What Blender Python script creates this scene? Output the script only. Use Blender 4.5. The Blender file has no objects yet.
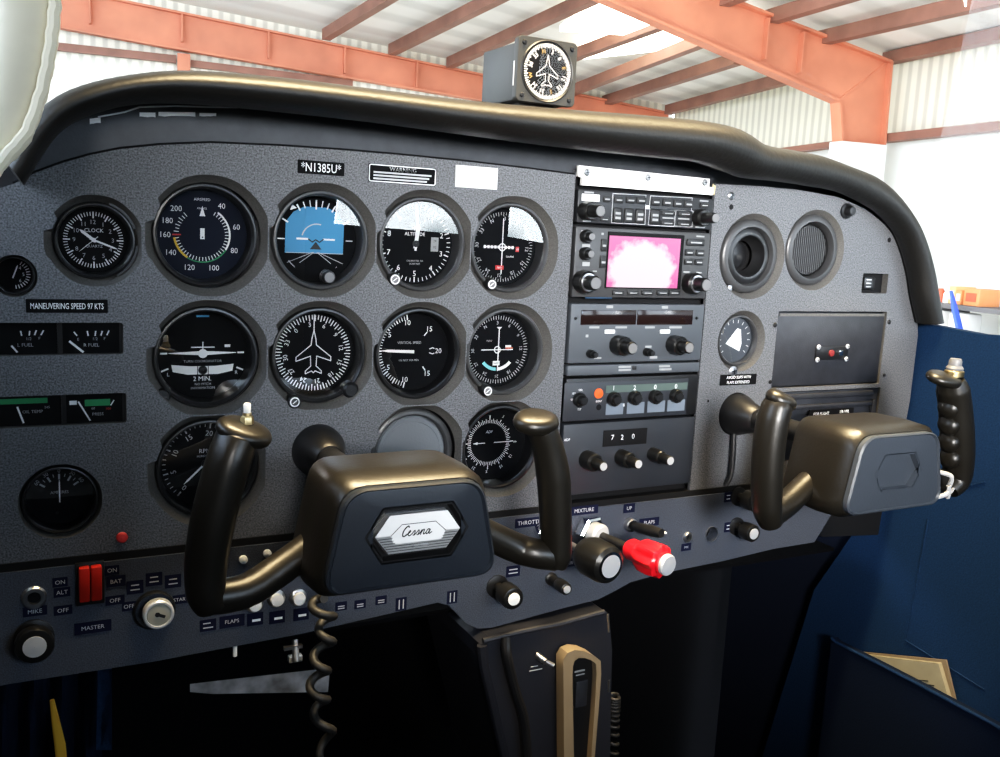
import bpy, bmesh, math, random
from mathutils import Vector, Matrix
random.seed(7)
SC = bpy.context.scene
COL = SC.collection
PI = math.pi
rad = math.radians

# ---------------------------------------------------------------- camera model
# cabin frame: x right along the panel, y forward through the panel, z up; panel front at y = 0
CAM = Vector((-.1386, -.7522, .0175)); YAW, PIT, ROL, FPX = .4869, .1595, .0504, 934.68
_f = Vector((math.sin(YAW)*math.cos(PIT), math.cos(YAW)*math.cos(PIT), -math.sin(PIT)))
_r0 = Vector((math.cos(YAW), -math.sin(YAW), 0)); _u0 = _r0.cross(_f)
_r = _r0*math.cos(ROL) + _u0*math.sin(ROL); _u = _u0*math.cos(ROL) - _r0*math.sin(ROL)
def ray(px, py): return _f + _r*((px-500)/FPX) - _u*((py-378.5)/FPX)
def at(px, py, Y=0.0):
    d = ray(px, py); return CAM + d*((Y-CAM.y)/d.y)
def atX(px, py, X):
    d = ray(px, py); return CAM + d*((X-CAM.x)/d.x)
def P(px, py, Y=0.0):                      # measured position -> panel coordinates (x, z)
    p = at(px, py, Y); return p.x, p.z

# ---------------------------------------------------------------- materials
def nt(name):
    m = bpy.data.materials.new(name); m.use_nodes = True
    t = m.node_tree; b = t.nodes['Principled BSDF']; return m, t, b
def mat(name, col, rough=.5, metal=0., spec=.5, emit=None, es=0., noise=0., nscale=300., bump=0., bscale=None, coat=0.):
    m, t, b = nt(name)
    b.inputs['Base Color'].default_value = (*col, 1); b.inputs['Roughness'].default_value = rough
    b.inputs['Metallic'].default_value = metal; b.inputs['Specular IOR Level'].default_value = spec
    if coat: b.inputs['Coat Weight'].default_value = coat; b.inputs['Coat Roughness'].default_value = .15
    if emit: b.inputs['Emission Color'].default_value = (*emit, 1); b.inputs['Emission Strength'].default_value = es
    if noise or bump:
        tc = t.nodes.new('ShaderNodeTexCoord'); n = t.nodes.new('ShaderNodeTexNoise')
        n.inputs['Scale'].default_value = nscale; n.inputs['Detail'].default_value = 3
        t.links.new(tc.outputs['Object'], n.inputs['Vector'])
        if noise:
            r = t.nodes.new('ShaderNodeValToRGB'); e = r.color_ramp.elements
            e[0].position = .3; e[1].position = .7
            e[0].color = (*[c*(1-noise) for c in col], 1); e[1].color = (*[min(1, c*(1+noise)) for c in col], 1)
            t.links.new(n.outputs['Fac'], r.inputs['Fac']); t.links.new(r.outputs['Color'], b.inputs['Base Color'])
        if bump:
            n2 = n
            if bscale:
                n2 = t.nodes.new('ShaderNodeTexNoise'); n2.inputs['Scale'].default_value = bscale; n2.inputs['Detail'].default_value = 4
                t.links.new(tc.outputs['Object'], n2.inputs['Vector'])
            bp = t.nodes.new('ShaderNodeBump'); bp.inputs['Strength'].default_value = bump; bp.inputs['Distance'].default_value = .001
            t.links.new(n2.outputs['Fac'], bp.inputs['Height']); t.links.new(bp.outputs['Normal'], b.inputs['Normal'])
    return m
def glassmat(name, tint=(1, 1, 1), refl=.06, rough=0.0, fres=True):
    m = bpy.data.materials.new(name); m.use_nodes = True; t = m.node_tree
    for n in list(t.nodes): t.nodes.remove(n)
    o = t.nodes.new('ShaderNodeOutputMaterial'); mx = t.nodes.new('ShaderNodeMixShader')
    tr = t.nodes.new('ShaderNodeBsdfTransparent'); tr.inputs[0].default_value = (*tint, 1)
    gl = t.nodes.new('ShaderNodeBsdfGlossy'); gl.inputs['Roughness'].default_value = rough
    mx.inputs[0].default_value = refl
    if fres:
        lw = t.nodes.new('ShaderNodeFresnel'); ge = t.nodes.new('ShaderNodeNewGeometry'); io = t.nodes.new('ShaderNodeMath'); io.operation = 'MULTIPLY_ADD'; io.inputs[1].default_value = 1/1.5-1.5; io.inputs[2].default_value = 1.5
        t.links.new(ge.outputs['Backfacing'], io.inputs[0]); t.links.new(io.outputs[0], lw.inputs['IOR'])
        ml = t.nodes.new('ShaderNodeMath'); ml.operation = 'MULTIPLY_ADD'; ml.inputs[1].default_value = 1.0; ml.inputs[2].default_value = refl
        t.links.new(lw.outputs[0], ml.inputs[0]); t.links.new(ml.outputs[0], mx.inputs[0])
    t.links.new(tr.outputs[0], mx.inputs[1]); t.links.new(gl.outputs[0], mx.inputs[2]); t.links.new(mx.outputs[0], o.inputs[0])
    return m
def flatmat(name, col, rough=.6): return mat(name, col, rough, spec=.3)

M = {}
M['panel'] = mat('speckled_charcoal_panel', (.118, .121, .130), .5, noise=.62, nscale=760, bump=.5, bscale=900, spec=.5)
M['panel2'] = mat('smooth_dark_panel', (.028, .029, .034), .42, noise=.2, nscale=60, bump=.15, bscale=700)
M['chamfer'] = mat('worn_grey_chamfer', (.105, .100, .094), .6, noise=.2, nscale=700, bump=.2)
M['sub'] = mat('lower_switch_panel', (.060, .069, .092), .5, noise=.35, nscale=900, bump=.4, bscale=900)
M['black'] = mat('black_plastic', (.012, .012, .013), .38)
M['blackm'] = mat('matte_black', (.010, .010, .011), .75, spec=.2)
M['bezel'] = mat('black_bezel', (.016, .016, .017), .32, spec=.6)
M['bezelg'] = mat('dark_grey_bezel', (.05, .05, .052), .38, spec=.6)
M['face'] = mat('dial_black', (.008, .0085, .010), .75, spec=.12)
M['faceb'] = mat('dial_blue_black', (.010, .015, .030), .7, spec=.2)
M['white'] = mat('dial_white_paint', (.95, .96, .97), .6, spec=.2)
M['grey'] = mat('dial_grey_paint', (.33, .34, .35), .6, spec=.2)
M['dimw'] = mat('dim_legend', (.55, .56, .58), .6, spec=.2)
M['gold'] = mat('dial_gold_paint', (.55, .36, .12), .6)
M['greenp'] = mat('green_paint', (.03, .30, .12), .6)
M['yellowp'] = mat('yellow_paint', (.75, .52, .05), .6)
M['redp'] = mat('red_paint', (.62, .05, .05), .55)
M['orange'] = mat('orange_lamp', (.75, .12, .03), .4)
M['cyan'] = mat('cyan_paint', (.25, .68, .75), .6)
M['sky'] = mat('horizon_blue', (.06, .30, .55), .5)
M['navy'] = mat('navy_placard', (.010, .012, .035), .75, spec=.12)
M['placard'] = mat('black_placard', (.006, .006, .007), .7, spec=.12)
M['label'] = mat('white_card', (.90, .90, .90), .55)
M['chrome'] = mat('chrome', (.75, .75, .76), .14, 1.)
M['steel'] = mat('worn_steel', (.55, .55, .57), .33, 1., noise=.15, nscale=120)
M['alu'] = mat('brushed_aluminium', (.84, .86, .90), .30, .55, bump=.1, nscale=200)
M['brass'] = mat('brass', (.55, .42, .22), .35, 1.)
M['strip'] = mat('white_metal_strip', (.93, .92, .90), .4)
M['redknob'] = mat('red_knob', (.62, .012, .022), .28, spec=.6)
M['redrock'] = mat('red_rocker', (.55, .025, .012), .4)
M['yoke'] = mat('black_moulded_yoke', (.0125, .0108, .0082), .36, spec=.55, bump=.12, nscale=350)
M['yokeface'] = mat('yoke_face_plate', (.020, .025, .034), .42, spec=.5, bump=.1, nscale=500)
M['yokeface2'] = mat('grey_yoke_face_plate', (.045, .053, .066), .42, spec=.5, bump=.1, nscale=500)
M['vinyl'] = mat('black_vinyl', (.0115, .0108, .0098), .47, spec=.5, bump=.35, nscale=220)
M['vinylu'] = mat('black_vinyl_underside', (.012, .012, .012), .7)
M['cream'] = mat('cream_leather', (.84, .78, .62), .6, noise=.12, nscale=18, bump=.5, bscale=40)
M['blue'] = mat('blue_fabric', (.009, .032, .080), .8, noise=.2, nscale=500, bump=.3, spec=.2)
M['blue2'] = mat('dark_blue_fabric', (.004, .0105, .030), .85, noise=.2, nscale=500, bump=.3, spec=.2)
M['navyf'] = mat('navy_carpet', (.010, .014, .028), .95, spec=.1)
M['yellow'] = mat('yellow_strap', (.75, .42, .04), .6)
M['beige'] = mat('beige_plastic', (.24, .185, .12), .5)
M['paper'] = mat('aged_paper', (.34, .30, .20), .8, noise=.1, nscale=30)
M['ped'] = mat('pedestal_dark', (.018, .019, .026), .5, bump=.1, nscale=400)
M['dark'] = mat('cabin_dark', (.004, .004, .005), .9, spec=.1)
M['trim'] = mat('cabin_headliner', (.05, .048, .045), .8)
M['radio'] = mat('radio_face', (.022, .023, .026), .45)
M['radiog'] = mat('radio_face_grey', (.075, .083, .095), .45)
M['radioadf'] = mat('radio_face_dark', (.030, .033, .040), .45)
M['knob'] = mat('knob_black', (.010, .010, .010), .3)
M['knobg'] = mat('knob_grey_cap', (.16, .16, .165), .4)
M['disp'] = mat('dark_display', (.018, .010, .009), .12, spec=.6)
M['green_strip'] = mat('grey_green_strip', (.08, .11, .10), .5)
M['pale'] = mat('pale_blue_strip', (.15, .18, .22), .5)
M['btn'] = mat('button_black', (.02, .02, .021), .45)
M['emblem'] = mat('silver_emblem', (.86, .87, .88), .28, .75)
M['emblemw'] = mat('white_emblem', (.93, .94, .95), .4)
M['ink'] = mat('black_ink', (.01, .01, .012), .5)
M['glass'] = glassmat('instrument_glass', refl=.13)
M['boxd'] = mat('dark_box_paint', (.028, .027, .024), .55)
M['string'] = mat('dull_white_string', (.42, .42, .43), .8)
M['silver'] = mat('satin_silver', (.78, .79, .82), .3, .4)
M['silverg'] = mat('warm_silver', (.58, .55, .46), .35, .4)
M['paleworn'] = mat('worn_grey_paint', (.17, .19, .23), .6, noise=.5, nscale=60)
M['redd'] = mat('dark_red', (.22, .03, .03), .4)
M['cyand'] = mat('dark_blue_edge', (.012, .05, .11), .5)
M['cover'] = mat('cover_grey', (.15, .165, .185), .4, bump=.2, nscale=600)
M['glassc'] = glassmat('coated_glass', refl=.012, fres=False)
M['pane'] = glassmat('window_pane', (.97, .985, .98), refl=.0)
M['cord'] = mat('coiled_cord_rubber', (.022, .021, .020), .5)
M['purple'] = mat('magenta_bar', (.8, .2, .5), .4)
# display: magenta map screen, white reflection wash painted into its glow
def screenmat():
    m, t, b = nt('magenta_screen'); b.inputs['Base Color'].default_value = (.05, .02, .04, 1); b.inputs['Roughness'].default_value = .3
    tc = t.nodes.new('ShaderNodeTexCoord'); mp = t.nodes.new('ShaderNodeMapping'); mp.inputs['Location'].default_value = (.05, .22, 0); mp.inputs['Scale'].default_value = (22, 30, 1)
    g = t.nodes.new('ShaderNodeTexGradient'); g.gradient_type = 'SPHERICAL'
    n = t.nodes.new('ShaderNodeTexNoise'); n.inputs['Scale'].default_value = 90; n.inputs['Detail'].default_value = 4
    a = t.nodes.new('ShaderNodeMath'); a.operation = 'MULTIPLY_ADD'; a.inputs[1].default_value = .55
    r = t.nodes.new('ShaderNodeValToRGB'); e = r.color_ramp.elements
    e[0].position = .36; e[0].color = (.85, .16, .42, 1); e[1].position = .52; e[1].color = (1, .86, .93, 1)
    L = t.links.new
    L(tc.outputs['Object'], mp.inputs['Vector']); L(mp.outputs[0], g.inputs['Vector']); L(tc.outputs['Object'], n.inputs['Vector'])
    L(n.outputs['Fac'], a.inputs[0]); L(g.outputs['Fac'], a.inputs[2]); L(a.outputs[0], r.inputs['Fac'])
    L(r.outputs['Color'], b.inputs['Emission Color']); b.inputs['Emission Strength'].default_value = .95
    return m
M['screen'] = screenmat()

# ---------------------------------------------------------------- mesh builder
_tc = {}
def text_mesh(s):
    if s in _tc: return _tc[s]
    c = bpy.data.curves.new('t', 'FONT'); c.body = s; c.size = 1; c.resolution_u = 2; c.align_x = 'CENTER'; c.align_y = 'CENTER'
    o = bpy.data.objects.new('t', c); COL.objects.link(o)
    dg = bpy.context.evaluated_depsgraph_get(); dg.update()
    me = bpy.data.meshes.new_from_object(o.evaluated_get(dg))
    vs = [v.co.copy() for v in me.vertices]; fs = [tuple(p.vertices) for p in me.polygons]
    if vs:                                   # centre vertically on the glyphs
        y0 = min(v.y for v in vs); y1 = max(v.y for v in vs); x0 = min(v.x for v in vs); x1 = max(v.x for v in vs)
        vs = [Vector((v.x-(x0+x1)/2, v.y-(y0+y1)/2, 0)) for v in vs]
    bpy.data.objects.remove(o); bpy.data.meshes.remove(me); bpy.data.curves.remove(c)
    _tc[s] = (vs, fs); return _tc[s]

class MB:
    def __init__(s, *mats): s.bm = bmesh.new(); s.mats = list(mats) or [M['black']]; s.mi = 0
    def m(s, k):
        k = M[k] if isinstance(k, str) else k
        if k not in s.mats: s.mats.append(k)
        s.mi = s.mats.index(k); return s
    def face(s, vs):
        try: f = s.bm.faces.new(vs); f.material_index = s.mi; return f
        except ValueError: return None
    def poly(s, pts): return s.face([s.bm.verts.new(p) for p in pts])
    def raw(s, vs, fs):
        V = [s.bm.verts.new(v) for v in vs]
        for f in fs: s.face([V[i] for i in f])
    def box(s, c, d, bev=0., seg=2, rot=None):
        r = bmesh.ops.create_cube(s.bm, size=1); vs = r['verts']
        for v in vs: v.co = Vector((v.co.x*d[0], v.co.y*d[1], v.co.z*d[2]))
        fs = set(f for v in vs for f in v.link_faces)
        if bev:
            es = list(set(e for v in vs for e in v.link_edges))
            rr = bmesh.ops.bevel(s.bm, geom=es, offset=bev, segments=seg, affect='EDGES', profile=.5)
            fs = set(rr['faces']) | set(f for f in fs if f.is_valid)
            vs = list(set(v for f in fs for v in f.verts))
        for f in fs: f.material_index = s.mi
        for v in vs: v.co = (rot @ v.co if rot else v.co) + Vector(c)
        return s
    def loft(s, rings, cap0=True, cap1=True, closed=True):
        R = [[s.bm.verts.new(p) for p in r] for r in rings]
        for a, b in zip(R, R[1:]):
            n = len(a)
            for i in range(n if closed else n-1):
                j = (i+1) % n; s.face([a[i], a[j], b[j], b[i]])
        if cap0: s.face(list(reversed(R[0])))
        if cap1: s.face(R[-1])
        return s
    def lathe(s, prof, c=(0, 0, 0), seg=48, cap0=False, cap1=False):
        rings = [[(c[0]+r*math.cos(2*PI*i/seg), c[1]+r*math.sin(2*PI*i/seg), c[2]+z) for i in range(seg)] for r, z in prof]
        return s.loft(rings, cap0, cap1)
    def disc(s, r, z=0., c=(0, 0), seg=48):
        s.poly([(c[0]+r*math.cos(2*PI*i/seg), c[1]+r*math.sin(2*PI*i/seg), z) for i in range(seg)]); return s
    def cyl(s, p0, p1, r0, r1=None, seg=20, caps=True):
        return s.tube([p0, p1], [r0, r0 if r1 is None else r1], seg, caps)
    def tube(s, path, rads, seg=14, caps=True, up=None):
        path = [Vector(p) for p in path]; n = len(path)
        if not isinstance(rads, (list, tuple)): rads = [rads]*n
        rings = []; prev = None
        for i, p in enumerate(path):
            t = (path[min(i+1, n-1)]-path[max(i-1, 0)]).normalized()
            if prev is None:
                a = Vector(up) if up else (Vector((0, 0, 1)) if abs(t.z) < .9 else Vector((1, 0, 0)))
                nx = (a - t*a.dot(t)).normalized()
            else:
                nx = (prev - t*prev.dot(t)).normalized()
            prev = nx; ny = t.cross(nx); r = rads[i]
            ra, rb = r if isinstance(r, (list, tuple)) else (r, r)
            rings.append([p + nx*(ra*math.cos(2*PI*k/seg)) + ny*(rb*math.sin(2*PI*k/seg)) for k in range(seg)])
        return s.loft(rings, caps, caps)
    def prism(s, pts, z0, z1):
        return s.loft([[(x, y, z0) for x, y in pts], [(x, y, z1) for x, y in pts]])
    def line(s, pts, w, z, closed=False):               # flat stroke in the local xy plane
        pts = [Vector((p[0], p[1])) for p in pts]
        if closed: pts = pts + [pts[0]]
        for a, b in zip(pts, pts[1:]):
            d = (b-a)
            if d.length < 1e-9: continue
            d.normalize(); n = Vector((-d.y, d.x))*w/2; e = d*w*.3
            s.poly([(*(a-e-n), z), (*(b+e-n), z), (*(b+e+n), z), (*(a-e+n), z)])
        return s
    def bar(s, x, y, w, h, z): s.poly([(x-w/2, y-h/2, z), (x+w/2, y-h/2, z), (x+w/2, y+h/2, z), (x-w/2, y+h/2, z)]); return s
    def text(s, t, size, x, y, z, rot=0., sx=1., shear=0.):
        vs, fs = text_mesh(t); c, q = math.cos(rot), math.sin(rot); out = []
        for v in vs:
            a, b = (v.x+shear*v.y)*size*sx, v.y*size
            out.append((x+a*c-b*q, y+a*q+b*c, z))
        s.raw(out, fs); return s
    def tick(s, a, r0, r1, w, z, c=(0, 0)):             # a: degrees clockwise from top
        q = rad(a); d = (math.sin(q), math.cos(q))
        s.line([(c[0]+d[0]*r0, c[1]+d[1]*r0), (c[0]+d[0]*r1, c[1]+d[1]*r1)], w, z); return s
    def arc(s, a0, a1, r0, r1, z, c=(0, 0)):
        n = max(2, int(abs(a1-a0)/5)); pa = []; pb = []
        for i in range(n+1):
            q = rad(a0+(a1-a0)*i/n); pa.append((c[0]+r0*math.sin(q), c[1]+r0*math.cos(q), z)); pb.append((c[0]+r1*math.sin(q), c[1]+r1*math.cos(q), z))
        A = [s.bm.verts.new(p) for p in pa]; B = [s.bm.verts.new(p) for p in pb]
        for i in range(n): s.face([A[i], A[i+1], B[i+1], B[i]])
        return s
    def num(s, t, size, a, r, z, radial=False, c=(0, 0), sx=1.):
        q = rad(a); s.text(t, size, c[0]+r*math.sin(q), c[1]+r*math.cos(q), z, -q if radial else 0., sx); return s
    def fill(s, outer, holes=(), z=0.):                 # flat plate with holes, local xy
        cu = bpy.data.curves.new('f', 'CURVE'); cu.dimensions = '2D'; cu.fill_mode = 'FRONT'
        for loop in [outer, *holes]:
            sp = cu.splines.new('POLY'); sp.points.add(len(loop)-1); sp.use_cyclic_u = True
            for p, q in zip(sp.points, loop): p.co = (q[0], q[1], 0, 1)
        o = bpy.data.objects.new('f', cu); COL.objects.link(o)
        dg = bpy.context.evaluated_depsgraph_get(); dg.update()
        me = bpy.data.meshes.new_from_object(o.evaluated_get(dg))
        s.raw([(v.co.x, v.co.y, z) for v in me.vertices], [tuple(p.vertices) for p in me.polygons])
        bpy.data.objects.remove(o); bpy.data.curves.remove(cu); bpy.data.meshes.remove(me); return s
    def build(s, name, parent=None, smooth=True, angle=35, recalc=True, label=None):
        if recalc: bmesh.ops.recalc_face_normals(s.bm, faces=s.bm.faces)
        me = bpy.data.meshes.new(name); s.bm.to_mesh(me); s.bm.free()
        for m_ in s.mats: me.materials.append(m_)
        if smooth:
            me.polygons.foreach_set('use_smooth', [True]*len(me.polygons)); me.set_sharp_from_angle(angle=rad(angle))
        o = bpy.data.objects.new(name, me); COL.objects.link(o)
        if parent: o.parent = parent
        if label: o['label'] = label
        return o
def mb(*ks): return MB(*[M[k] if isinstance(k, str) else k for k in ks])
def flat(b):                                            # planar artwork: normals all outwards (+z local)
    for f in b.bm.faces:
        f.normal_update()
        if f.normal.z < 0: f.normal_flip()
    return b
def tag(o, label=None, cat=None, group=None, kind=None):
    if label: o['label'] = label
    if cat: o['category'] = cat
    if group: o['group'] = group
    if kind: o['kind'] = kind
    return o
def thing(name, label, cat, x=0, z=0, y=0., group=None, rot=None):
    """Empty on the panel: local x right, local y up, local z out towards the pilot"""
    o = bpy.data.objects.new(name, None); COL.objects.link(o); o.empty_display_size = .02
    o.location = (x, y, z); o.rotation_euler = rot or (PI/2, 0, 0)
    return tag(o, label, cat, group)
def wthing(name, label, cat, loc=(0, 0, 0), group=None):
    return thing(name, label, cat, loc[0], loc[2], loc[1], group, (0, 0, 0))
def panel_mesh(b, name, label, cat, x, z, y=0., group=None, **k):  # a one-mesh thing on the panel
    o = b.build(name, **k); o.location = (x, y, z); o.rotation_euler = (PI/2, 0, 0); return tag(o, label, cat, group)
def rrect(w, h, r, n=4, cx=0, cy=0):
    pts = []
    for sx, sy, a in ((1, 1, 0), (-1, 1, 90), (-1, -1, 180), (1, -1, 270)):
        for i in range(n+1):
            q = rad(a+90*i/n); pts.append((cx+sx*(w/2-r)+r*math.cos(q), cy+sy*(h/2-r)+r*math.sin(q)))
    return pts
def circ(x, z, r, n=48): return [(x+r*math.cos(2*PI*i/n), z+r*math.sin(2*PI*i/n)) for i in range(n)]
def smooth_path(pts, n=6):                              # Catmull-Rom
    pts = [Vector(p) for p in pts]; out = []
    for i in range(len(pts)-1):
        p0, p1, p2, p3 = pts[max(i-1, 0)], pts[i], pts[i+1], pts[min(i+2, len(pts)-1)]
        for k in range(n):
            t = k/n; out.append(.5*((2*p1)+(-p0+p2)*t+(2*p0-5*p1+4*p2-p3)*t*t+(-p0+3*p1-3*p2+p3)*t**3))
    out.append(pts[-1]); return out

# ================================================================ INSTRUMENT PANEL
CX = (0, .0902, .1805, .2672); CZ = (0, -.0959, -.1865)
def notch_loop(x, z, R, Ri, tooth=True, n=72):
    pts = []
    for i in range(n):
        a = 360*i/n                                      # degrees ccw from +x
        r = R
        if tooth:
            if 150 <= a <= 168: r = Ri + .001
            elif 168 < a < 205: r = R + .0015
        # slightly octagonal outline
        k = abs(((a+22.5) % 45)-22.5)
        r *= 1 + .012*(k/22.5 - .5)
        pts.append((x+r*math.cos(rad(a)), z+r*math.sin(rad(a))))
    return pts
def circ_n(x, z, r, n=72): return [(x+r*math.cos(2*PI*i/n), z+r*math.sin(2*PI*i/n)) for i in range(n)]

GAUGES = [(CX[i], CZ[j]) for j in range(3) for i in range(4) if (i, j) != (1, 2)]
panel = thing('instrument_panel', 'charcoal speckled instrument panel spanning the cockpit below the padded glareshield', 'instrument panel', 0, 0, 0)
# left overlay
top = [P(*q) for q in ((13, 184), (35, 173), (62, 163), (90, 155), (120, 149), (160, 145), (210, 143), (280, 146), (340, 150), (400, 155), (470, 162), (530, 169), (576, 175))]
outer = [(-.26, -.247), (-.26, -.02), (-.2, .005)] + top + [(.3275, .0735), (.3275, -.247)]
holes = []; ch = mb('chamfer')
def hole(x, z, R, Ri, depth=.010, tooth=True, lim=(.1, .1, .1, .1)):    # lim: room to the neighbours left, right, up, down
    a = [(x+min(max(p[0]-x, -lim[0]), lim[1]), z+min(max(p[1]-z, -lim[3]), lim[2])) for p in notch_loop(x, z, R, Ri, tooth)]; b = circ_n(x, z, Ri)
    holes.append(a)
    ch.loft([[(p[0], p[1], 0) for p in a], [(p[0]+(q[0]-p[0])*.15, p[1]+(q[1]-p[1])*.15, -.003) for p, q in zip(a, b)], [(p[0], p[1], -depth) for p in b]], False, False)
for j in range(3):
    for i in range(4):
        if (i, j) == (1, 2): continue
        L_i = .0476 if i == 0 else (CX[i]-CX[i-1])/2-.0006; R_i = .05 if i == 3 else (CX[i+1]-CX[i])/2-.0006
        U_j = .05 if j == 0 else (CZ[j-1]-CZ[j])/2-.0006; D_j = .05 if j == 2 else (CZ[j]-CZ[j+1])/2-.0006
        hole(CX[i], CZ[j], .0468, .0410, lim=(L_i, R_i, U_j, D_j))
CLK = P(96, 241); AMM = (-.1093, -.2025); VAC = (-.1355, -.0335)
hole(*CLK, .0335, .0285, lim=(.04, .0315, .04, .04)); hole(*AMM, .0290, .0262, tooth=False); hole(*VAC, .0150, .0135, tooth=False)
YL = (.0888, -.1757); YR = (.5479, -.1667)
holes.append(circ(*YL, .0225))
FUEL = (-.200, -.0637, -.0908, -.0670); TEMP = (-.200, -.0622, -.1440, -.1208)
for (x0, x1, z0, z1) in (FUEL, TEMP):
    l = rrect(x1-x0, z1-z0, .002, 3, (x0+x1)/2, (z0+z1)/2); holes.append(l)
    ch.loft([[(p[0], p[1], 0) for p in l], [(p[0], p[1], -.007) for p in l]], False, False)
ov = mb('panel'); ov.fill(outer, holes, 0.)
ov.loft([[(p[0], p[1], 0) for p in outer], [(p[0], p[1], -.004) for p in outer]], False, False)
ov.build('overlay', panel, smooth=False)
b = mb('blackm'); b.tube([(p_[0], p_[1]+.0006, -.0012) for p_ in top], .0011, 6); b.build('overlay_gap', panel); ch.build('gauge_recess', panel, angle=25)
# top dark strip + backing
bk = mb('panel2')
def rollz(px): 
    xs = [(4, 160), (24, 140), (50, 116), (84, 100), (131, 90), (190, 87), (280, 95), (370, 105), (460, 117), (560, 128), (640, 135), (700, 142), (735, 150), (752, 160), (781, 166), (813, 171), (842, 180), (866, 190), (883, 204), (900, 225), (912, 247), (919, 273), (922, 298)]
    return [q for q in xs]
tops = [(-.26, .0)] + [P(a_, b_+2, .0280) for a_, b_ in rollz(0)]
bk.fill([(-.26, -.30), *tops, (.826, -.12), (.82, -.25), (.80, -.30)], [], -.0280)
bk.build('backing_plate', panel, smooth=False)
# upper sloping strip in front of the backing, above the overlay (smooth dark metal)
up = mb('panel2'); up.fill(top + [(.3275, .0735), (.49, .0735), (.50, .081), (.507, .090)] + [P(a_, b_+2, .0035) for a_, b_ in reversed(rollz(0)[1:13])], [], -.0035); up.build('upper_strip', panel, smooth=False)
# right overlay
rt = [P(*q) for q in ((716, 184), (760, 186), (800, 190), (838, 197), (864, 208), (885, 224), (900, 245), (911, 272), (917, 302), (918, 335))]
rout = [(.4935, .0725)] + rt + [P(910, 400), P(897, 470), (.806, -.247), (.4935, -.247)]
rholes = []; ch = mb('chamfer')
def rhole(x, z, R, Ri, depth=.010):
    a = circ_n(x, z, R); b = circ_n(x, z, Ri); rholes.append(a)
    ch.loft([[(p[0], p[1], 0) for p in a], [(p[0], p[1], -depth) for p in b]], False, False)
V1 = (.5510, .0010); V2 = (.6390, .0105); SUC = (.5465, -.0880)
rhole(*V1, .0445, .0385); rhole(*V2, .0435, .0370); rhole(*SUC, .0325, .0275)
rholes.append(circ(*YR, .0235))
def rrhole(x0, x1, z0, z1, d=.006):
    l = rrect(x1-x0, z1-z0, .0015, 3, (x0+x1)/2, (z0+z1)/2); rholes.append(l)
    ch.loft([[(p[0], p[1], 0) for p in l], [(p[0], p[1], -d) for p in l]], False, False)
GLV = (.5945, .7630, -.1405, -.0560); LOW = (.6050, .7665, -.2250, -.1450); CB = (.7170, .7580, -.0350, -.0125)
rrhole(*GLV); rrhole(*LOW); rrhole(*CB, d=.009)
ov = mb('panel'); ov.fill(rout, rholes, 0.)
ov.loft([[(p[0], p[1], 0) for p in rout], [(p[0], p[1], -.004) for p in rout]], False, False)
ov.build('right_overlay', panel, smooth=False); ch.build('vent_recess', panel, angle=25)
# screws and small hardware of the panel
def screw(parent, x, z, r=.0035, m='steel', y=0.):
    b = mb(m); b.lathe([(r, 0), (r, .0006), (r*.7, .0016), (0.0001, .0019)], (x, z, -y), 16)
    b.m('ink').line([(x-r*.55, z-r*.1), (x+r*.55, z+r*.1)], r*.22, .00205-y); b.line([(x-r*.1, z+r*.55), (x+r*.1, z-r*.55)], r*.22, .00205-y)
    return b.build('screw', parent)
screw(panel, *P(731, 196), .0042); screw(panel, *P(733, 371), .0055); screw(panel, *P(775, 325), .0028, 'black'); screw(panel, *P(889, 322), .0028, 'black'); screw(panel, *P(770, 382), .0022, 'black'); screw(panel, *P(884, 375), .0022, 'black')
for q in ((731, 207), (889, 240), (708, 401)):
    x, z = P(*q); b = mb('blackm'); b.disc(.0028 if q[0] > 720 else .0014, .0004, (x, z), 20); b.build('screw_hole', panel)
x, z = P(846, 211); b = mb('black'); b.lathe([(.0085, 0), (.0085, .002), (.006, .003), (.006, .007), (.0045, .010), (.0001, .0105)], (x, z, 0), 24); b.build('post_light', panel)
# joint line below the overlays
b = mb('blackm'); b.box((.27, -.2495, -.004), (1.06, .006, .012)); b.build('lower_seam', panel)
# silver worn chip at panel corner
x, z = P(714, 187); b = mb('brass'); b.poly([(x-.003, z-.006, .0003), (x+.001, z-.008, .0003), (x+.002, z+.001, .0003), (x-.002, z+.003, .0003)]); b.build('bare_metal_chip', panel)

# ---------------------------------------------------------------- instruments
YI = .008
FD = -.0155
def instrument(name, label, x, z, R=.040, y=YI, face='face', rim='bezel', glass=True):
    t = thing(name, label, 'gauge', x, z, y)
    k = R/.040
    b = mb(rim); b.lathe([(.0408*k, -.0065), (.0408*k, .0005), (.0397*k, .0023), (.0382*k, .0025), (.0369*k, .0012), (.0366*k, -.0006), (.0364*k, -.0030), (.0358*k, FD-.001)], seg=64); b.build('bezel', t, angle=50)
    b = mb(face); b.disc(.0362*k, FD, seg=64); flat(b).build('dial_face', t, recalc=False, smooth=False)
    if glass:
        b = mb('glass'); b.disc(.0367*k, -.0008, seg=64); flat(b).build('glass', t, recalc=False, smooth=False)
    return t
ZM = -.0151; ZN = -.0139
def art(*ks): return mb(*ks)
def done(b, name, t, label=None): return flat(b).build(name, t, recalc=False, smooth=False, label=label)
def needle(t, pts, m='white', z=ZN, name='needle'):
    b = mb(m); b.poly([(p[0], p[1], z) for p in pts]); return done(b, name, t)
def hand(t, a, L, w, tail=.004, m='white', z=ZN, name='needle'):
    q = rad(a); d = Vector((math.sin(q), math.cos(q))); n = Vector((d.y, -d.x))
    pts = [-d*tail-n*w*.5, d*L*.8-n*w*.5, d*L, d*L*.8+n*w*.5, -d*tail+n*w*.5]
    return needle(t, [(p.x, p.y) for p in pts], m, z, name)
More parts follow.
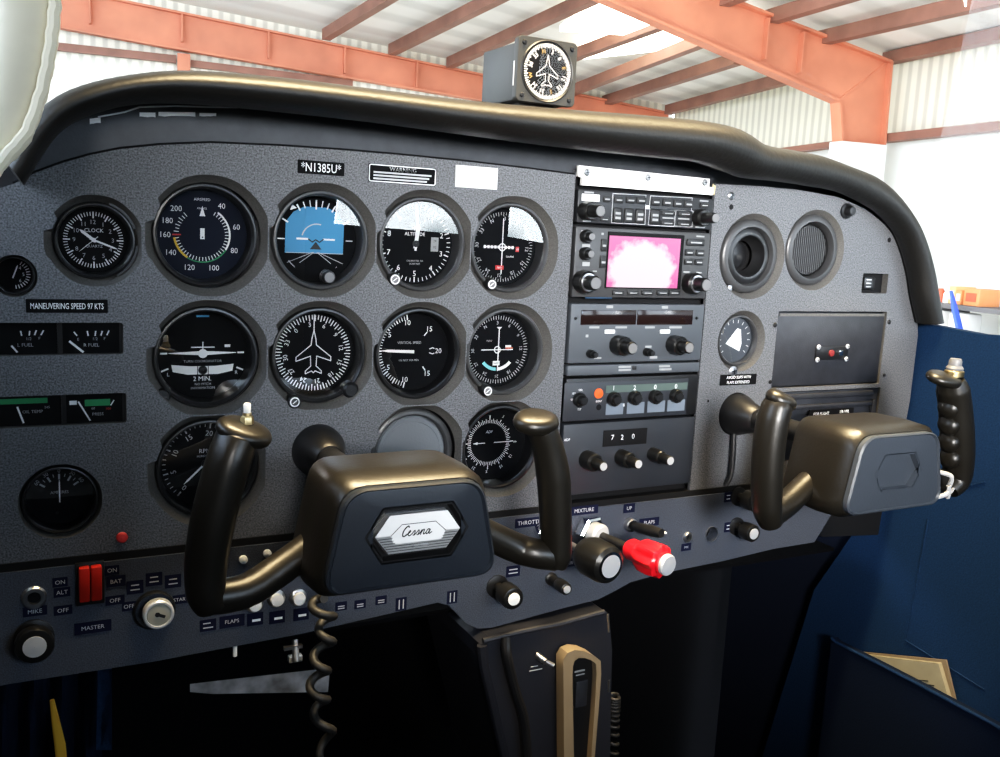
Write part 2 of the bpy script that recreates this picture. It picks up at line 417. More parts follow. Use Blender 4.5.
def hub(t, r=.003, m='black', c=(0, 0)):
    b = mb(m); b.lathe([(r, ZN-.0006), (r, ZN+.0006), (.0001, ZN+.0008)], (c[0], c[1], 0), 20); b.build('needle_hub', t)
def knob(t, x, y, r=.006, L=.012, cap='knobg', icon=None, z0=-.004, name='knob'):
    b = mb('black'); n = 24
    rings = []
    for zz, rr in ((z0, r*1.05), (z0+.002, r*1.05), (z0+.0025, r*.92), (z0+L-.001, r*.9), (z0+L, r*.78)):
        rings.append([(x+rr*(1+.03*(i % 2))*math.cos(2*PI*i/n), y+rr*(1+.03*(i % 2))*math.sin(2*PI*i/n), zz) for i in range(n)])
    b.loft(rings, False, True); o = b.build(name, t)
    c = mb(cap); c.disc(r*.72, z0+L+.0002, (x, y), 24)
    if icon: c.m('white'); c.arc(0, 360, r*.5, r*.66, z0+L+.0004, (x, y)); c.line([(x-r*.25, y-r*.2), (x+r*.25, y+r*.2)], r*.12, z0+L+.0004)
    flat(c).build('knob_cap', o, recalc=False, smooth=False)
    return o

# airspeed indicator
t = instrument('airspeed_indicator', 'round airspeed dial with blue-black face and white, green and yellow arcs', -.0020, .0005, .0392, face='faceb')
b = art('white')
for k_, a in ((40, 33), (60, 75), (80, 115), (100, 160), (120, 200), (140, 238), (160, 268), (180, 291), (200, 315)): b.num(str(k_), .0062, a, .0277, ZM, sx=.95)
for i in range(40):
    a = 30+i*(290/39)
    b.tick(a, .0180, .0215 if i % 2 else .0205, .0006, ZM)
b.text('AIRSPEED', .0030, 0, .0275, ZM); b.text('KNOTS', .0022, 0, .0205, ZM)
b.arc(34, 122, .0208, .0222, ZM+.0001); b.text('TRUE AIRSPEED', .0018, .0005, .0105, ZM)
for a in (-55, -48, 42, 50): b.tick(a, .0105, .0130, .0010, ZM)
b.m('greenp').arc(122, 216, .0212, .0222, ZM+.0002); b.m('yellowp').arc(212, 262, .0205, .0222, ZM+.0003); b.m('redp').tick(268, .0165, .0225, .0011, ZM+.0003)
done(b, 'dial_markings', t)
b = mb('faceb'); b.disc(.0145, ZM+.0004, seg=40); done(b, 'inner_disc', t)
needle(t, [(-.0017, -.0035), (-.0017, .005), (.0017, .005), (.0017, -.0035)]); needle(t, [(-.0012, .0145), (-.0022, .0145), (0, .0225), (.0022, .0145), (.0012, .0145)])
b = mb('ink'); b.disc(.0006, ZN+.0003, (0, -.002), 12); done(b, 'pivot', t)

# attitude indicator
t = instrument('attitude_indicator', 'round attitude indicator showing a bright blue sky half above black ground', CX[1], 0, rim='bezelg')
b = art('sky'); b.fill([(-.026, -.0115), (.024, -.0115), (.0245, .014), (.019, .0225), (.010, .027), (-.010, .027), (-.019, .0225), (-.0255, .014)], [], ZM); done(b, 'horizon_card', t)
b = art('white')
for a in (-60, -30, -20, -10, 0, 10, 20, 30, 60): b.tick(a, .0275 if a else .0255, .0325, .0009 if a % 30 else .0013, ZM+.0003)
for a in (-90, 90): b.tick(a, .0265, .032, .0009, ZM+.0003)
b.poly([(-.022, .0235, ZM+.0003), (-.0165, .0255, ZM+.0003), (-.0205, .0285, ZM+.0003)])
for x0, x1 in ((-.0165, -.0062), (.0062, .0165)): b.bar((x0+x1)/2, .0005, x1-x0, .0015, ZM+.0006)
b.m('dimw')
for dx in (-.024, -.0135, .0135, .024): b.line([(dx*.1, -.0105), (dx, -.0195)], .0005, ZM+.0002)
b.line([(-.025, -.0112), (.024, -.0112)], .0005, ZM+.0002)
b.arc(205, 232, .0285, .0293, ZM+.0003); b.arc(140, 163, .0285, .0293, ZM+.0003)
b.arc(-75, 15, .0125, .0135, ZM+.0002, (.001, 0))
done(b, 'dial_markings', t)
b = art('black'); b.poly([(0, -.0015, ZM+.0007), (-.005, -.008, ZM+.0007), (.005, -.008, ZM+.0007)]); b.line([(-.0065, .0005), (-.003, -.002), (0, .0), (.003, -.002), (.0065, .0005)], .001, ZM+.0007); done(b, 'airplane_symbol', t)
b = art('face'); b.fill([(-.019, -.0205), (.019, -.0205), (.014, -.0295), (-.014, -.0295)], [], ZM+.0009); done(b, 'lower_mask', t)
knob(t, .0065, -.030, .0058, .009)

# altimeter
t = instrument('altimeter', 'round black altimeter with large white digits and knob at its lower left', CX[2], 0, rim='bezelg')
b = art('white')
for i in range(10): b.num(str(i), .0068, 36*i, .0262, ZM)
for i in range(50): b.tick(7.2*i, .0305 if i % 5 else .0295, .0335, .0006 if i % 5 else .001, ZM)
b.text('ALTITUDE', .0042, -.0008, .0085, ZM); b.m('dimw').text('FEET', .0034, 0, .0135, ZM)
b.text('CALIBRATED TO', .0021, 0, -.0150, ZM); b.text('20,000 FEET', .0021, 0, -.0178, ZM)
b.m('grey').box((.0185, 0, ZM), (.0072, .0125, .0003)); b.m('ink').text('29', .003, .0185, .003, ZM+.0004); b.text('92', .003, .0185, -.0025, ZM+.0004)
done(b, 'dial_markings', t)
hand(t, 2, .029, .0020, .006); hand(t, 8, .0175, .0034, .004, name='short_needle'); hub(t)
knob(t, -.0262, -.0305, .0062, .010, icon=True)

# course indicator (upper)
t = instrument('course_indicator', 'upper round course deviation indicator with white crossed bars and red flags', CX[3], 0, rim='bezelg')
b = art('dimw')
for i in range(72): b.tick(5*i, .0295 if i % 2 else .0285, .0318, .0005, ZM)
for i, s_ in enumerate(('33', 'N', '3', '6', '9', '12', '15', '18', '21', '24', '27', '30')): b.num(s_, .0050, -72+30*i+15, .0262, ZM, True)
b.m('white').line([(-.019, 0), (.012, 0)], .0009, ZM+.0003); b.line([(0, -.024), (0, .026)], .0009, ZM+.0003)
b.arc(0, 360, .0028, .0036, ZM+.0004)
for i in range(-5, 4):
    if i: b.tick(90 if i > 0 else 270, abs(i)*.0036-.0004, abs(i)*.0036+.0004, .0026, ZM+.0003)
b.text('COURSE', .0022, .0085, -.0085, ZM)
b.m('redp').bar(.0158, -.0015, .0035, .0046, ZM+.0004); b.bar(-.002, -.0188, .0085, .0038, ZM+.0004)
b.m('white').text('NAV', .0026, -.002, -.0188, ZM+.0006); b.text('GS', .0022, .0158, -.0015, ZM+.0006)
done(b, 'dial_markings', t)
knob(t, -.0205, -.0330, .0058, .012, icon=True)

# turn coordinator
t = instrument('turn_coordinator', 'round turn coordinator with white airplane silhouette and curved slip tube', -.0015, CZ[1])
b = art('white')
b.poly([(-.0265, .0012, ZM), (-.0265, .0018, ZM), (-.004, .0030, ZM), (.004, .0030, ZM), (.0265, .0018, ZM), (.0265, .0012, ZM), (.004, -.0002, ZM), (-.004, -.0002, ZM)])
b.disc(.0037, ZM+.0001, (0, .001), 24); b.line([(0, .003), (0, .0105)], .0008, ZM); b.line([(-.009, .0062), (.009, .0062)], .0009, ZM)
for s_ in (-1, 1):
    b.bar(s_*.0302, .0015, .0054, .0014, ZM); b.tick(s_*112, .0292, .0345, .0014, ZM)
b.m('dimw').text('TURN COORDINATOR', .0029, 0, -.0052, ZM); b.m('white')
b.text('L', .0042, -.0268, -.0155, ZM); b.text('R', .0042, .0268, -.0150, ZM)
b.text('2 MIN.', .0052, -.0005, -.0195, ZM); b.m('dimw').text('NO PITCH', .0028, 0, -.0240, ZM); b.text('INFORMATION', .0028, 0, -.0272, ZM)
b.m('sky').bar(0, .0315, .010, .0016, ZM); b.m('label').bar(.0195, .0072, .0045, .0022, ZM)
done(b, 'dial_markings', t)
b = art('label')
pts = [(-.0245, -.0078), (-.010, -.0092), (.010, -.0092), (.0245, -.0078), (.0235, -.0135), (.012, -.0160), (-.012, -.0160), (-.0235, -.0135)]
b.fill(pts, [], ZM+.0002)
b.m('ink').line([(-.0042, -.0090), (-.0042, -.0160)], .0006, ZM+.0004); b.line([(.0042, -.0090), (.0042, -.0160)], .0006, ZM+.0004); done(b, 'slip_tube', t)
b = art('ink'); b.lathe([(.0036, ZM+.0003), (.0025, ZM+.0022), (.0001, ZM+.003)], (0, -.0125, 0), 20); b.build('slip_ball', t)
b = art('black'); b.lathe([(.0068, -.008), (.0068, .003), (.0055, .005), (.0001, .0052)], (-.0345, -.0300, 0), 20); b.m('bezelg').line([(-.038, -.030), (-.031, -.030)], .0012, .0054); b.build('corner_plug', t)

# directional gyro
def plane_outline(b, s, z, w, c=(0, 0)):
    h = [(0, 1.0), (.09, .62), (.12, .35), (.78, -.18), (.78, -.36), (.14, -.14), (.12, -.58), (.36, -.80), (.36, -.92), (.08, -.80)]
    pts = [(c[0]+x*s, c[1]+y*s) for x, y in h] + [(c[0], c[1]-.88*s)] + [(c[0]-x*s, c[1]+y*s) for x, y in reversed(h[1:])]
    b.line(pts, w, z, closed=True)
t = instrument('directional_gyro', 'round heading gyro with white outlined airplane and numbered compass card', CX[1], CZ[1])
b = art('white')
for i in range(72): b.tick(5*i+2, .0290 if i % 2 else .0275, .0325, .0008, ZM)
for i, s_ in enumerate(('3', '6', '9', '12', '15', '18', '21', '24', '27', '30', '33', '0')): b.num(s_, .0056, -9+30*i, .0246, ZM, True)
plane_outline(b, .0195, ZM+.0003, .0008); b.line([(0, .019), (0, .033)], .0008, ZM+.0003); done(b, 'dial_markings', t)
knob(t, -.0225, -.0372, .0062, .014, cap='bezelg', icon=True)
b = art('black'); b.lathe([(.007, -.006), (.007, .004), (.005, .006), (.0001, .006)], (.0275, -.0300, 0), 20); b.build('corner_plug', t)

# vertical speed
t = instrument('vertical_speed_indicator', 'round vertical speed dial with thick white needle pointing left', CX[2], CZ[1])
b = art('white')
for s_, a in (('5', 305), ('10', 350), ('15', 40), ('20', 90), ('15', 142), ('10', 192), ('5', 237)): b.num(s_, .0066, a, .0262, ZM)
for i in range(33):
    a = 192+i*(158/32); b.tick(a, .0288, .0325 if i % 4 else .0335, .0006 if i % 4 else .0011, ZM)
for a in (40, 142): b.tick(a, .0185, .0222, .0010, ZM)
b.line([(.0175, .0018), (.0205, .0028), (.022, .0022)], .0008, ZM); b.line([(.0175, -.0018), (.0205, -.0028), (.022, -.0022)], .0008, ZM)
b.m('dimw').text('VERTICAL SPEED', .0031, -.0025, .0078, ZM); b.text('100 FEET PER MIN', .0025, -.0025, -.0082, ZM); done(b, 'dial_markings', t)
needle(t, [(-.0300, .0009), (-.023, .0019), (.002, .0010), (.002, -.0018), (-.023, -.0004)])

# lower course indicator
t = instrument('course_indicator', 'lower round course deviation indicator with cyan and white arc at bottom', CX[3], CZ[1], rim='bezelg')
b = art('dimw')
for i in range(72): b.tick(5*i, .0288, .0318 if i % 2 else .0325, .0006, ZM)
for i, s_ in enumerate(('N', '3', '6', '9', '12', '15', '18', '21', '24', '27', '30', '33')): b.num(s_, .0044, -32+30*i, .0255, ZM, True)
b.m('white').line([(-.0165, 0), (.0165, 0)], .0009, ZM+.0003); b.line([(.0012, -.020), (.0012, .021)], .0010, ZM+.0003); b.arc(0, 360, .0026, .0035, ZM+.0004)
b.poly([(-.0015, .0215, ZM+.0003), (.004, .0215, ZM+.0003), (.0012, .0190, ZM+.0003)])
b.arc(178, 130, .0170, .0200, ZM+.0003); b.bar(-.0005, -.0128, .0072, .0042, ZM+.0003)
b.m('cyan').arc(230, 182, .0170, .0200, ZM+.0003); b.m('ink').text('NAV', .0026, -.0005, -.0128, ZM+.0005)
b.m('dimw').text('NAV', .0028, -.0085, .0085, ZM); b.m('orange').bar(.0125, .0015, .0075, .0012, ZM+.0004); b.m('white').bar(.0115, .0032, .0062, .0020, ZM+.0004); done(b, 'dial_markings', t)
knob(t, -.0205, -.0345, .0060, .014, icon=True)

# tachometer
t = instrument('tachometer', 'round engine speed dial marked RPM, partly behind the left yoke grip', 0, CZ[2])
b = art('dimw')
for i in range(8): b.num(str(5*i) if i else '0', .0062, 220+37*i, .0255, ZM, True); b.tick(220+37*i, .0300, .0335, .0012, ZM)
for i in range(36): b.tick(220+37*i/5, .0310, .0335, .0006, ZM)
b.text('RPM', .0050, 0, .0105, ZM); b.text('HUNDREDS', .0024, 0, .0062, ZM); b.m('ink').box((.003, -.0085, ZM), (.016, .0042, .0002))
b.m('dimw').text('0 2 4', .0034, .003, -.0085, ZM+.0003); b.m('greenp').arc(39, 95, .0325, .0335, ZM+.0002); done(b, 'dial_markings', t)
hand(t, 226, .024, .0016, .005); hub(t)

# blank cover
t = thing('blank_cover', 'round grey blank cover plate above the left yoke hub', 'cover', CX[2]-.002, CZ[2], YI+.004)
b = mb('bezelg'); b.lathe([(.0405, -.0065), (.0405, .001), (.0385, .0028), (.0355, .0030), (.034, .0012), (.0335, -.001)], seg=64); b.build('rim', t, angle=50)
b = mb('cover'); b.lathe([(.0338, -.002), (.0318, .0008), (.0285, .0008), (.0280, .0003), (.0001, .0003)], seg=64); b.build('cover_disc', t)

# ADF
t = instrument('direction_finder_indicator', 'round bearing indicator with white horizontal needle, behind the right grip of left yoke', CX[3], CZ[2])
b = art('white'); c_ = (-.004, .001)
for i in range(72): b.tick(5*i, .0192, .0220 if i % 2 else .0232, .0006, ZM, c_)
for i in range(12): b.tick(30*i, .0232, .0262 if i % 3 == 0 else .0245, .0009, ZM, c_)
for s_, a in (('E', 92), ('12', 122), ('15', 150), ('S', 182), ('21', 212), ('24', 240), ('33', 330), ('3', 30)): b.num(s_, .0042, a, .0285, ZM, True, c_)
b.text('ADF', .0038, c_[0], .0115, ZM, shear=.2); done(b, 'dial_markings', t)
b = mb('white'); z = ZN
b.poly([(-.0215, .001, z), (-.0165, .0024, z), (-.0165, .0014, z), (-.0085, .0014, z), (-.0085, .0006, z), (-.0165, .0006, z), (-.0165, -.0004, z)]); b.poly([(.001, .0014, z), (.020, .0016, z), (.020, .0008, z), (.001, .0006, z)]); done(b, 'needle', t)

# clock
t = instrument('panel_clock', 'round quartz clock at the upper left of the panel', *CLK, .0275, y=.007)
b = art('white')
for i in range(60): b.tick(6*i, .0182 if i % 5 else .0165, .0208, .0006 if i % 5 else .001, ZM)
b.m('dimw')
for i in range(1, 13): b.num(str(i), .0046, 30*i, .0135, ZM)
b.m('white').text('CLOCK', .0040, .0004, .0072, ZM); b.m('dimw').text('QUARTZ', .0030, .0004, -.0048, ZM); done(b, 'dial_markings', t)
hand(t, 308, .0125, .0022, .002, name='hour_hand'); hand(t, 111, .0185, .0014, .003, name='minute_hand'); hand(t, 229, .0140, .0005, .004, name='second_hand', z=ZN+.0004); hub(t, .0016, 'white')
b = mb('bezel'); b.arc(20, 70, .0283, .0300, .0015); b.arc(95, 150, .0283, .0300, .0015); done(b, 'clamp_ring', t)

# ammeter
t = instrument('ammeter', 'small round ammeter at the lower left of the panel', *AMM, .0262, y=.005)
b = art('dimw')
for i, (s_, a) in enumerate((('60', -56), ('30', -30), ('0', 0), ('30', 30), ('60', 56))):
    b.tick(a, .0125, .0160, .0014, ZM); b.num(s_, .0042, a, .0188, ZM, True)
for a in (-43, -15, 15, 43): b.tick(a, .0145, .0165, .0006, ZM)
b.text('AMPERES', .0032, 0, .0018, ZM); done(b, 'dial_markings', t); hand(t, 0, .0125, .0010, .006)
b = mb('ink'); b.disc(.0012, ZM+.0002, (-.002, -.0145), 16); done(b, 'adjuster', t)

# vacuum gauge at frame edge
t = instrument('suction_gauge', 'very small round gauge cut off at the left edge, beside the clock', *VAC, .0135, y=.005)
b = art('white')
for i in range(13): b.tick(30+i*12, .0082, .0105, .0007, ZM)
for s_, a in (('4', 40), ('5', 90), ('6', 140)): b.num(s_, .0034, a, .0060, ZM)
done(b, 'dial_markings', t); hand(t, 20, .0075, .0010, .003)

# fuel and temperature clusters
def cluster(name, label, R_, specs):
    x0, x1, z0, z1 = R_; cx, cz = (x0+x1)/2, (z0+z1)/2; W, H = x1-x0, z1-z0
    t = thing(name, label, 'gauge', cx, cz, .006)
    b = mb('face'); b.box((0, 0, -.001), (W, H, .002)); b.build('dial_face', t)
    b = mb('bezel'); b.bar(W/2-.0012, 0, .0024, H, .0012); b.box((specs['div']-cx, 0, .001), (.0034, H, .0024)); b.build('divider', t)
    b = mb('white'); specs['f'](b, cx, cz); done(b, 'dial_markings', t)
    for p in specs['n']:
        b = mb('white'); (ax, az), (bx, bz), w = p; b.line([(ax-cx, az-cz), (bx-cx, bz-cz)], w, .0016); done(b, 'needle', t)
    b = mb('glass'); b.bar(0, 0, W, H, .0042); done(b, 'glass', t)
def tickpx(b, cx, cz, q0, q1, w, z=.0006):
    a, c = P(*q0), P(*q1); b.line([(a[0]-cx, a[1]-cz), (c[0]-cx, c[1]-cz)], w, z)
def textpx(b, cx, cz, s_, q, size, z=.0006): a = P(*q); b.text(s_, size, a[0]-cx, a[1]-cz, z)
def zq(X, Y): return (13+X/8.317, 300+Y/8.317)
def fuel(b, cx, cz):
    for u, v in (((65, 268), (72, 302)), ((140, 268), (136, 300)), ((195, 262), (182, 297)), ((255, 262), (235, 297)), ((512, 275), (535, 303)), ((622, 268), (630, 303)), ((693, 268), (688, 303)), ((747, 268), (737, 300)), ((803, 264), (787, 297))): tickpx(b, cx, cz, zq(*u), zq(*v), .0010)
    b.m('dimw')
    for s_, q in (('1/2', (135, 330)), ('F', (222, 325)), ('E', (547, 335)), ('1/2', (690, 330)), ('F', (768, 328))): textpx(b, cx, cz, s_, zq(*q), .0030)
    textpx(b, cx, cz, 'L FUEL', zq(105, 382), .0036); textpx(b, cx, cz, 'R FUEL', zq(658, 382), .0036)
cluster('fuel_gauge_pair', 'rectangular pair of left and right fuel gauges below the maneuvering speed placard', FUEL, dict(div=P(*zq(393, 330))[0], f=fuel, n=[(P(*zq(475, 352)), P(*zq(585, 438)), .0016), (P(*zq(-10, 390)), P(*zq(35, 440)), .0013)]))
def zt(X, Y): return (13+X/8.317, 370+Y/8.317)
def tempf(b, cx, cz):
    b.m('greenp')
    def strip(x0, y0, x1, y1):
        a, c = P(*zt(x0, y0)), P(*zt(x1, y1)); b.bar((a[0]+c[0])/2-cx, (a[1]+c[1])/2-cz, abs(c[0]-a[0]), abs(c[1]-a[1]), .0006)
    strip(-200, 258, 290, 285); strip(600, 258, 815, 305)
    b.m('white'); tickpx(b, cx, cz, zt(845, 262), zt(820, 302), .0009); strip(472, 268, 535, 300)
    b.m('dimw'); textpx(b, cx, cz, 'OIL TEMP', zt(165, 358), .0032); textpx(b, cx, cz, '245', zt(285, 320), .0026); textpx(b, cx, cz, 'PRESS', zt(712, 377), .0032); textpx(b, cx, cz, '60', zt(672, 330), .0026); b.m('redp'); textpx(b, cx, cz, '100', zt(800, 332), .0026)
cluster('oil_gauge_pair', 'rectangular pair of oil temperature and pressure gauges with green strips', TEMP, dict(div=P(*zt(425, 330))[0], f=tempf, n=[(P(*zt(37, 320)), P(*zt(88, 448)), .0013), (P(*zt(548, 275)), P(*zt(645, 428)), .0012)]))

# press-to-reset red button
b = mb('redp'); b.lathe([(.0042, 0), (.0042, .002), (.003, .0032), (.0001, .0036)], seg=20)
panel_mesh(b, 'indicator_light', 'small round dim red warning light near the bottom left panel edge', 'indicator', *P(122, 537))

# ---------------------------------------------------------------- placards
def placard(name, label, q, w, h, lines, plate='placard', ink='white', border=None, rot=0., cat='placard', group=None, y=-.0002, th=.0006, r=.0006):
    b = mb(plate); l = rrect(w, h, r, 3); b.loft([[(p[0], p[1], 0) for p in l], [(p[0], p[1], th) for p in l]])
    z = th+.0002
    if border:
        b.m(border); l2 = rrect(w-.0016, h-.0016, r, 3); b.line(l2, .0008, z, closed=True)
    for (s_, size, x, yy, *rest) in lines:
        b.m(rest[1] if len(rest) > 1 else ink); 
        if s_ is None: b.bar(x, yy, size[0], size[1], z)
        else: b.text(s_, size, x, yy, z, sx=rest[0] if rest else 1.)
    x, zc = q if q[0] < 2 and q[1] < 2 else P(*q)
    o = b.build(name, smooth=False); o.location = (x, y, zc); o.rotation_euler = (PI/2, -rot, 0)
    return tag(o, label, cat, group)
placard('placard', 'black strip placard reading MANEUVERING SPEED 97 KTS', (67.5, 306), .0545, .0098, [('MANEUVERING SPEED 97 KTS', .0062, 0, 0, .60)])
placard('placard', 'black embossed tape placard with registration number N1385U', (321, 168), .0385, .0105, [('*N1385U*', .0098, 0, .0002, .78)])
placard('placard', 'small WARNING placard with a white outline and lines of fine print', (402.5, 175), .0610, .0150, [(None, (.058, .0038), 0, .0040, 1, 'placard'), ('WARNING', .0050, 0, .0040), (None, (.052, .0014), .0, .0008, 1, 'dimw'), (None, (.050, .0014), -.001, -.0018, 1, 'dimw'), (None, (.048, .0014), -.002, -.0044, 1, 'dimw')], border='white', r=.0015)
o = placard('card', 'blank white card stuck beside the WARNING placard', (476, 177.5), .0405, .0185, [(None, (.024, .0004), .002, .004, 1, 'pale'), (None, (.020, .0004), .001, -.003, 1, 'pale')], plate='label', cat='card', th=.0016, r=.0004)
placard('placard', 'black placard reading AVOID SLIPS WITH FLAPS EXTENDED', (738, 379.5), .0500, .0115, [('AVOID SLIPS WITH', .0042, 0, .0027, .95), ('FLAPS EXTENDED', .0042, 0, -.0027, .95)])

# torn white tape remnants on the upper strip
for i, (x0, x1, yy, hh) in enumerate(((45, 60, 131, 3), (90, 101, 121, 5), (140, 156, 114, 4), (159, 196, 113.5, 4), (200, 217, 114, 3))):
    a, c = P(x0, yy), P(x1, yy-1.5 if i < 2 else yy+.2); b = mb('label'); n = 6; hz = hh*.00035
    pts = [(a[0]+(c[0]-a[0])*k/n, a[1]+(c[1]-a[1])*k/n-hz-random.random()*.0006, 0) for k in range(n+1)] + [(a[0]+(c[0]-a[0])*k/n, a[1]+(c[1]-a[1])*k/n+hz, 0) for k in range(n, -1, -1)]
    b.poly(pts); o = b.build('tape_remnant', recalc=False, smooth=False); o.location = (0, .0028, 0); o.rotation_euler = (PI/2, 0, 0)
    tag(o, ('torn white tape scrap leftmost under the glareshield', 'torn white tape scrap second from left under the glareshield', 'torn white tape scrap third from left, above the airspeed dial', 'longest torn white tape scrap under the glareshield', 'torn white tape scrap furthest right under the glareshield')[i], 'tape', 'torn tape scraps under the glareshield')

# ================================================================ RADIO STACK
SX0, SX1 = .3310, .4912; SCX = (SX0+SX1)/2
b = mb('blackm'); b.box((SCX, -.085, -.012), (SX1-SX0+.006, .325, .006)); o = b.build('stack_recess', panel)
def unit(name, label, z0, z1, face, y=-.002, depth=.012, bev=.0012, x0=SX0, x1=SX1):
    t = thing(name, label, 'radio', (x0+x1)/2, (z0+z1)/2, y)
    b = mb(face); b.box((0, 0, -depth/2), (x1-x0, z1-z0-.001, depth), bev, 2); b.build('housing', t); return t
def S(t, Z, X, Y, o, s): pass
class Z:                                                # maps zoomed measurement -> local panel coordinates of a unit
    def __init__(s, t, ox, oy, k): s.t = t; s.ox, s.oy, s.k = ox, oy, k
    def p(s, X, Y):
        a = P(s.ox+X/s.k, s.oy+Y/s.k, s.t.location.y); return a[0]-s.t.location.x, a[1]-s.t.location.z
    def rect(s, X, Y, W, H):
        a, c = s.p(X-W/2, Y), s.p(X+W/2, Y); e, g = s.p(X, Y-H/2), s.p(X, Y+H/2); m = s.p(X, Y)
        return m[0], m[1], abs(c[0]-a[0]), abs(e[1]-g[1])
def button(z, X, Y, W, H, leg=1, name='button', m='btn', h=.0018):
    x, y, w, hh = z.rect(X, Y, W, H); b = mb(m); b.box((x, y, h/2), (w, hh, h), min(w, hh)*.16, 2)
    o = b.build(name, z.t)
    if leg:
        l = mb('grey')
        for i in range(leg): l.bar(x, y+(hh*.16*(1 if i == 0 else -1) if leg > 1 else 0)-hh*.05, w*.62, hh*(.16 if hh > w else .2), h+.0002)
        done(l, 'legend', o)
    return o
def legend(z, items, m='grey', name='lettering'):
    for (X, Y, W, H) in items: l = mb(m); x, y, w, h = z.rect(X, Y, W, H); l.bar(x, y, w, h, .0003); done(l, name, z.t)
def dknob(z, X, Y, r0, L0, r1, L1, cap='knobg', name='tuning_knob', mid=None):
    x, y = z.p(X, Y); b = mb('knob'); n = 28
    def rings(r, za, zb): return [[(x+rr*(1+.035*(i % 2))*math.cos(2*PI*i/n), y+rr*(1+.035*(i % 2))*math.sin(2*PI*i/n), q) for i in range(n)] for q, rr in ((za, r), (zb-.001, r*.97), (zb, r*.85))]
    b.loft(rings(r0, 0, L0), False, True)
    if r1: b.loft(rings(r1, L0-.001, L1), False, True)
    o = b.build(name, z.t)
    if mid: c = mb('steel'); c.lathe([(r0*.80, L0), (r0*.80, L0+.0006), (r1, L0+.0007)], (x, y, 0), 28); c.build('knob_ring', o)
    c = mb(cap); c.lathe([((r1 or r0)*.80, (L1 or L0)), ((r1 or r0)*.78, (L1 or L0)+.0005), (.0001, (L1 or L0)+.0006)], (x, y, 0), 24); c.build('knob_cap', o)
    return o
# white strip with three screws
t = thing('mounting_strip', 'white metal strip with three screws above the radio stack', 'bracket', SCX, .069, -.0035)
zz = Z(t, 570, 180, 6.307)
b = mb('strip'); b.fill([(-.0825, .0088), (.0715, .0070), (.0715, -.0008), (.0770, -.0010), (.0770, -.0085), (-.0780, -.0085), (-.0780, -.0020), (-.0825, -.0008)], [], 0)
b.loft([[(p[0], p[1], 0) for p in ((-.0825, .0088), (.0715, .0070), (.0715, -.0008), (.0770, -.0010), (.0770, -.0085), (-.0780, -.0085), (-.0780, -.0020), (-.0825, -.0008))], [(p[0], p[1], -.0035) for p in ((-.0825, .0088), (.0715, .0070), (.0715, -.0008), (.0770, -.0010), (.0770, -.0085), (-.0780, -.0085), (-.0780, -.0020), (-.0825, -.0008))]], False, False); b.build('strip', t, smooth=False)
for sx in (-.0735, -.004, .0655): screw(t, sx, .0032, .0034)
# audio panel
t = unit('audio_panel', 'black audio selector panel with rows of small buttons, topmost of the radio stack', .0255, .0572, 'radio')
z = Z(t, 570, 180, 6.307)
for X, Y in ((305, 125), (380, 127), (448, 130)): button(z, X, Y, 58, 42)
for X, Y in ((297, 220), (367, 225), (437, 228)): button(z, X, Y, 54, 92, 2)
for X, Y in ((540, 138), (610, 142), (678, 148), (745, 152)): button(z, X, Y, 54, 48)
button(z, 532, 232, 58, 92, 2); button(z, 230, 120, 46, 42); button(z, 215, 248, 52, 24)
for X, Y in ((617, 210), (613, 272), (722, 215), (717, 278)): button(z, X, Y, 80, 28)
button(z, 845, 160, 55, 28)
legend(z, [(120, 78, 60, 10), (105, 258, 50, 10), (845, 132, 55, 9), (820, 298, 60, 8), (617, 240, 70, 8), (717, 245, 70, 8)])
legend(z, [(130, 112, 112, 44)], 'label', 'maker_plate'); legend(z, [(488, 172, 24, 22)], 'label', 'light_sensor')
b = mb('dimw')
def frame(X0, Y0, X1, Y1):
    b.line([z.p(X0, Y0), z.p(X1, Y0+ (X1-X0)*.05), z.p(X1-6, Y1+(X1-X0)*.05), z.p(X0-10, Y1)], .0005, .0003, closed=True)
frame(270, 85, 478, 270); frame(507, 100, 770, 182); frame(502, 182, 660, 285); frame(668, 190, 775, 290); done(b, 'frame_lines', t)
dknob(z, 95, 195, .0085, .012, .0058, .026, name='volume_knob'); dknob(z, 810, 238, .0085, .010, .0052, .026, name='volume_knob')
# GPS
t = unit('gps_navigator', 'grey bezelled navigator with a washed-out magenta screen in the radio stack', -.0440, .0232, 'bezelg')
z = Z(t, 570, 180, 6.307)
x, y, w, h = z.rect(472, 512, 478, 350); b = mb('blackm'); b.box((x, y, .0006), (w, h, .0016), .0006); b.build('screen_frame', t)
x, y, w, h = z.rect(462, 520, 448, 318); b = mb('screen'); b.bar(0, 0, w, h, 0); o = done(b, 'screen', t); o.location = (x, y, .0017)
for a in ((210, 410, 34, 80), (205, 515, 38, 78), (790, 393, 112, 44), (750, 457, 52, 40), (817, 460, 52, 40), (745, 515, 52, 40), (810, 518, 52, 40)): button(z, *a)
for X in (300, 395, 485, 580, 655): button(z, X, 711, 70, 30)
legend(z, [(100, 322, 60, 10), (205, 340, 14, 14), (822, 356, 50, 9), (100, 425, 50, 40), (100, 530, 46, 26), (155, 575, 26, 8), (735, 580, 44, 8), (812, 584, 34, 8)])
dknob(z, 95, 355, .0060, .007, .0040, .012, name='volume_knob'); dknob(z, 90, 463, .0060, .007, .0040, .012, name='volume_knob')
dknob(z, 75, 640, .0105, .012, .0068, .024, mid=1); dknob(z, 755, 650, .0105, .012, .0068, .026, mid=1)
b = mb('cyand'); x, y, w, h = z.rect(180, 752, 170, 16); b.bar(x, -.0335, w, .0012, .0003); done(b, 'blue_edge', t)
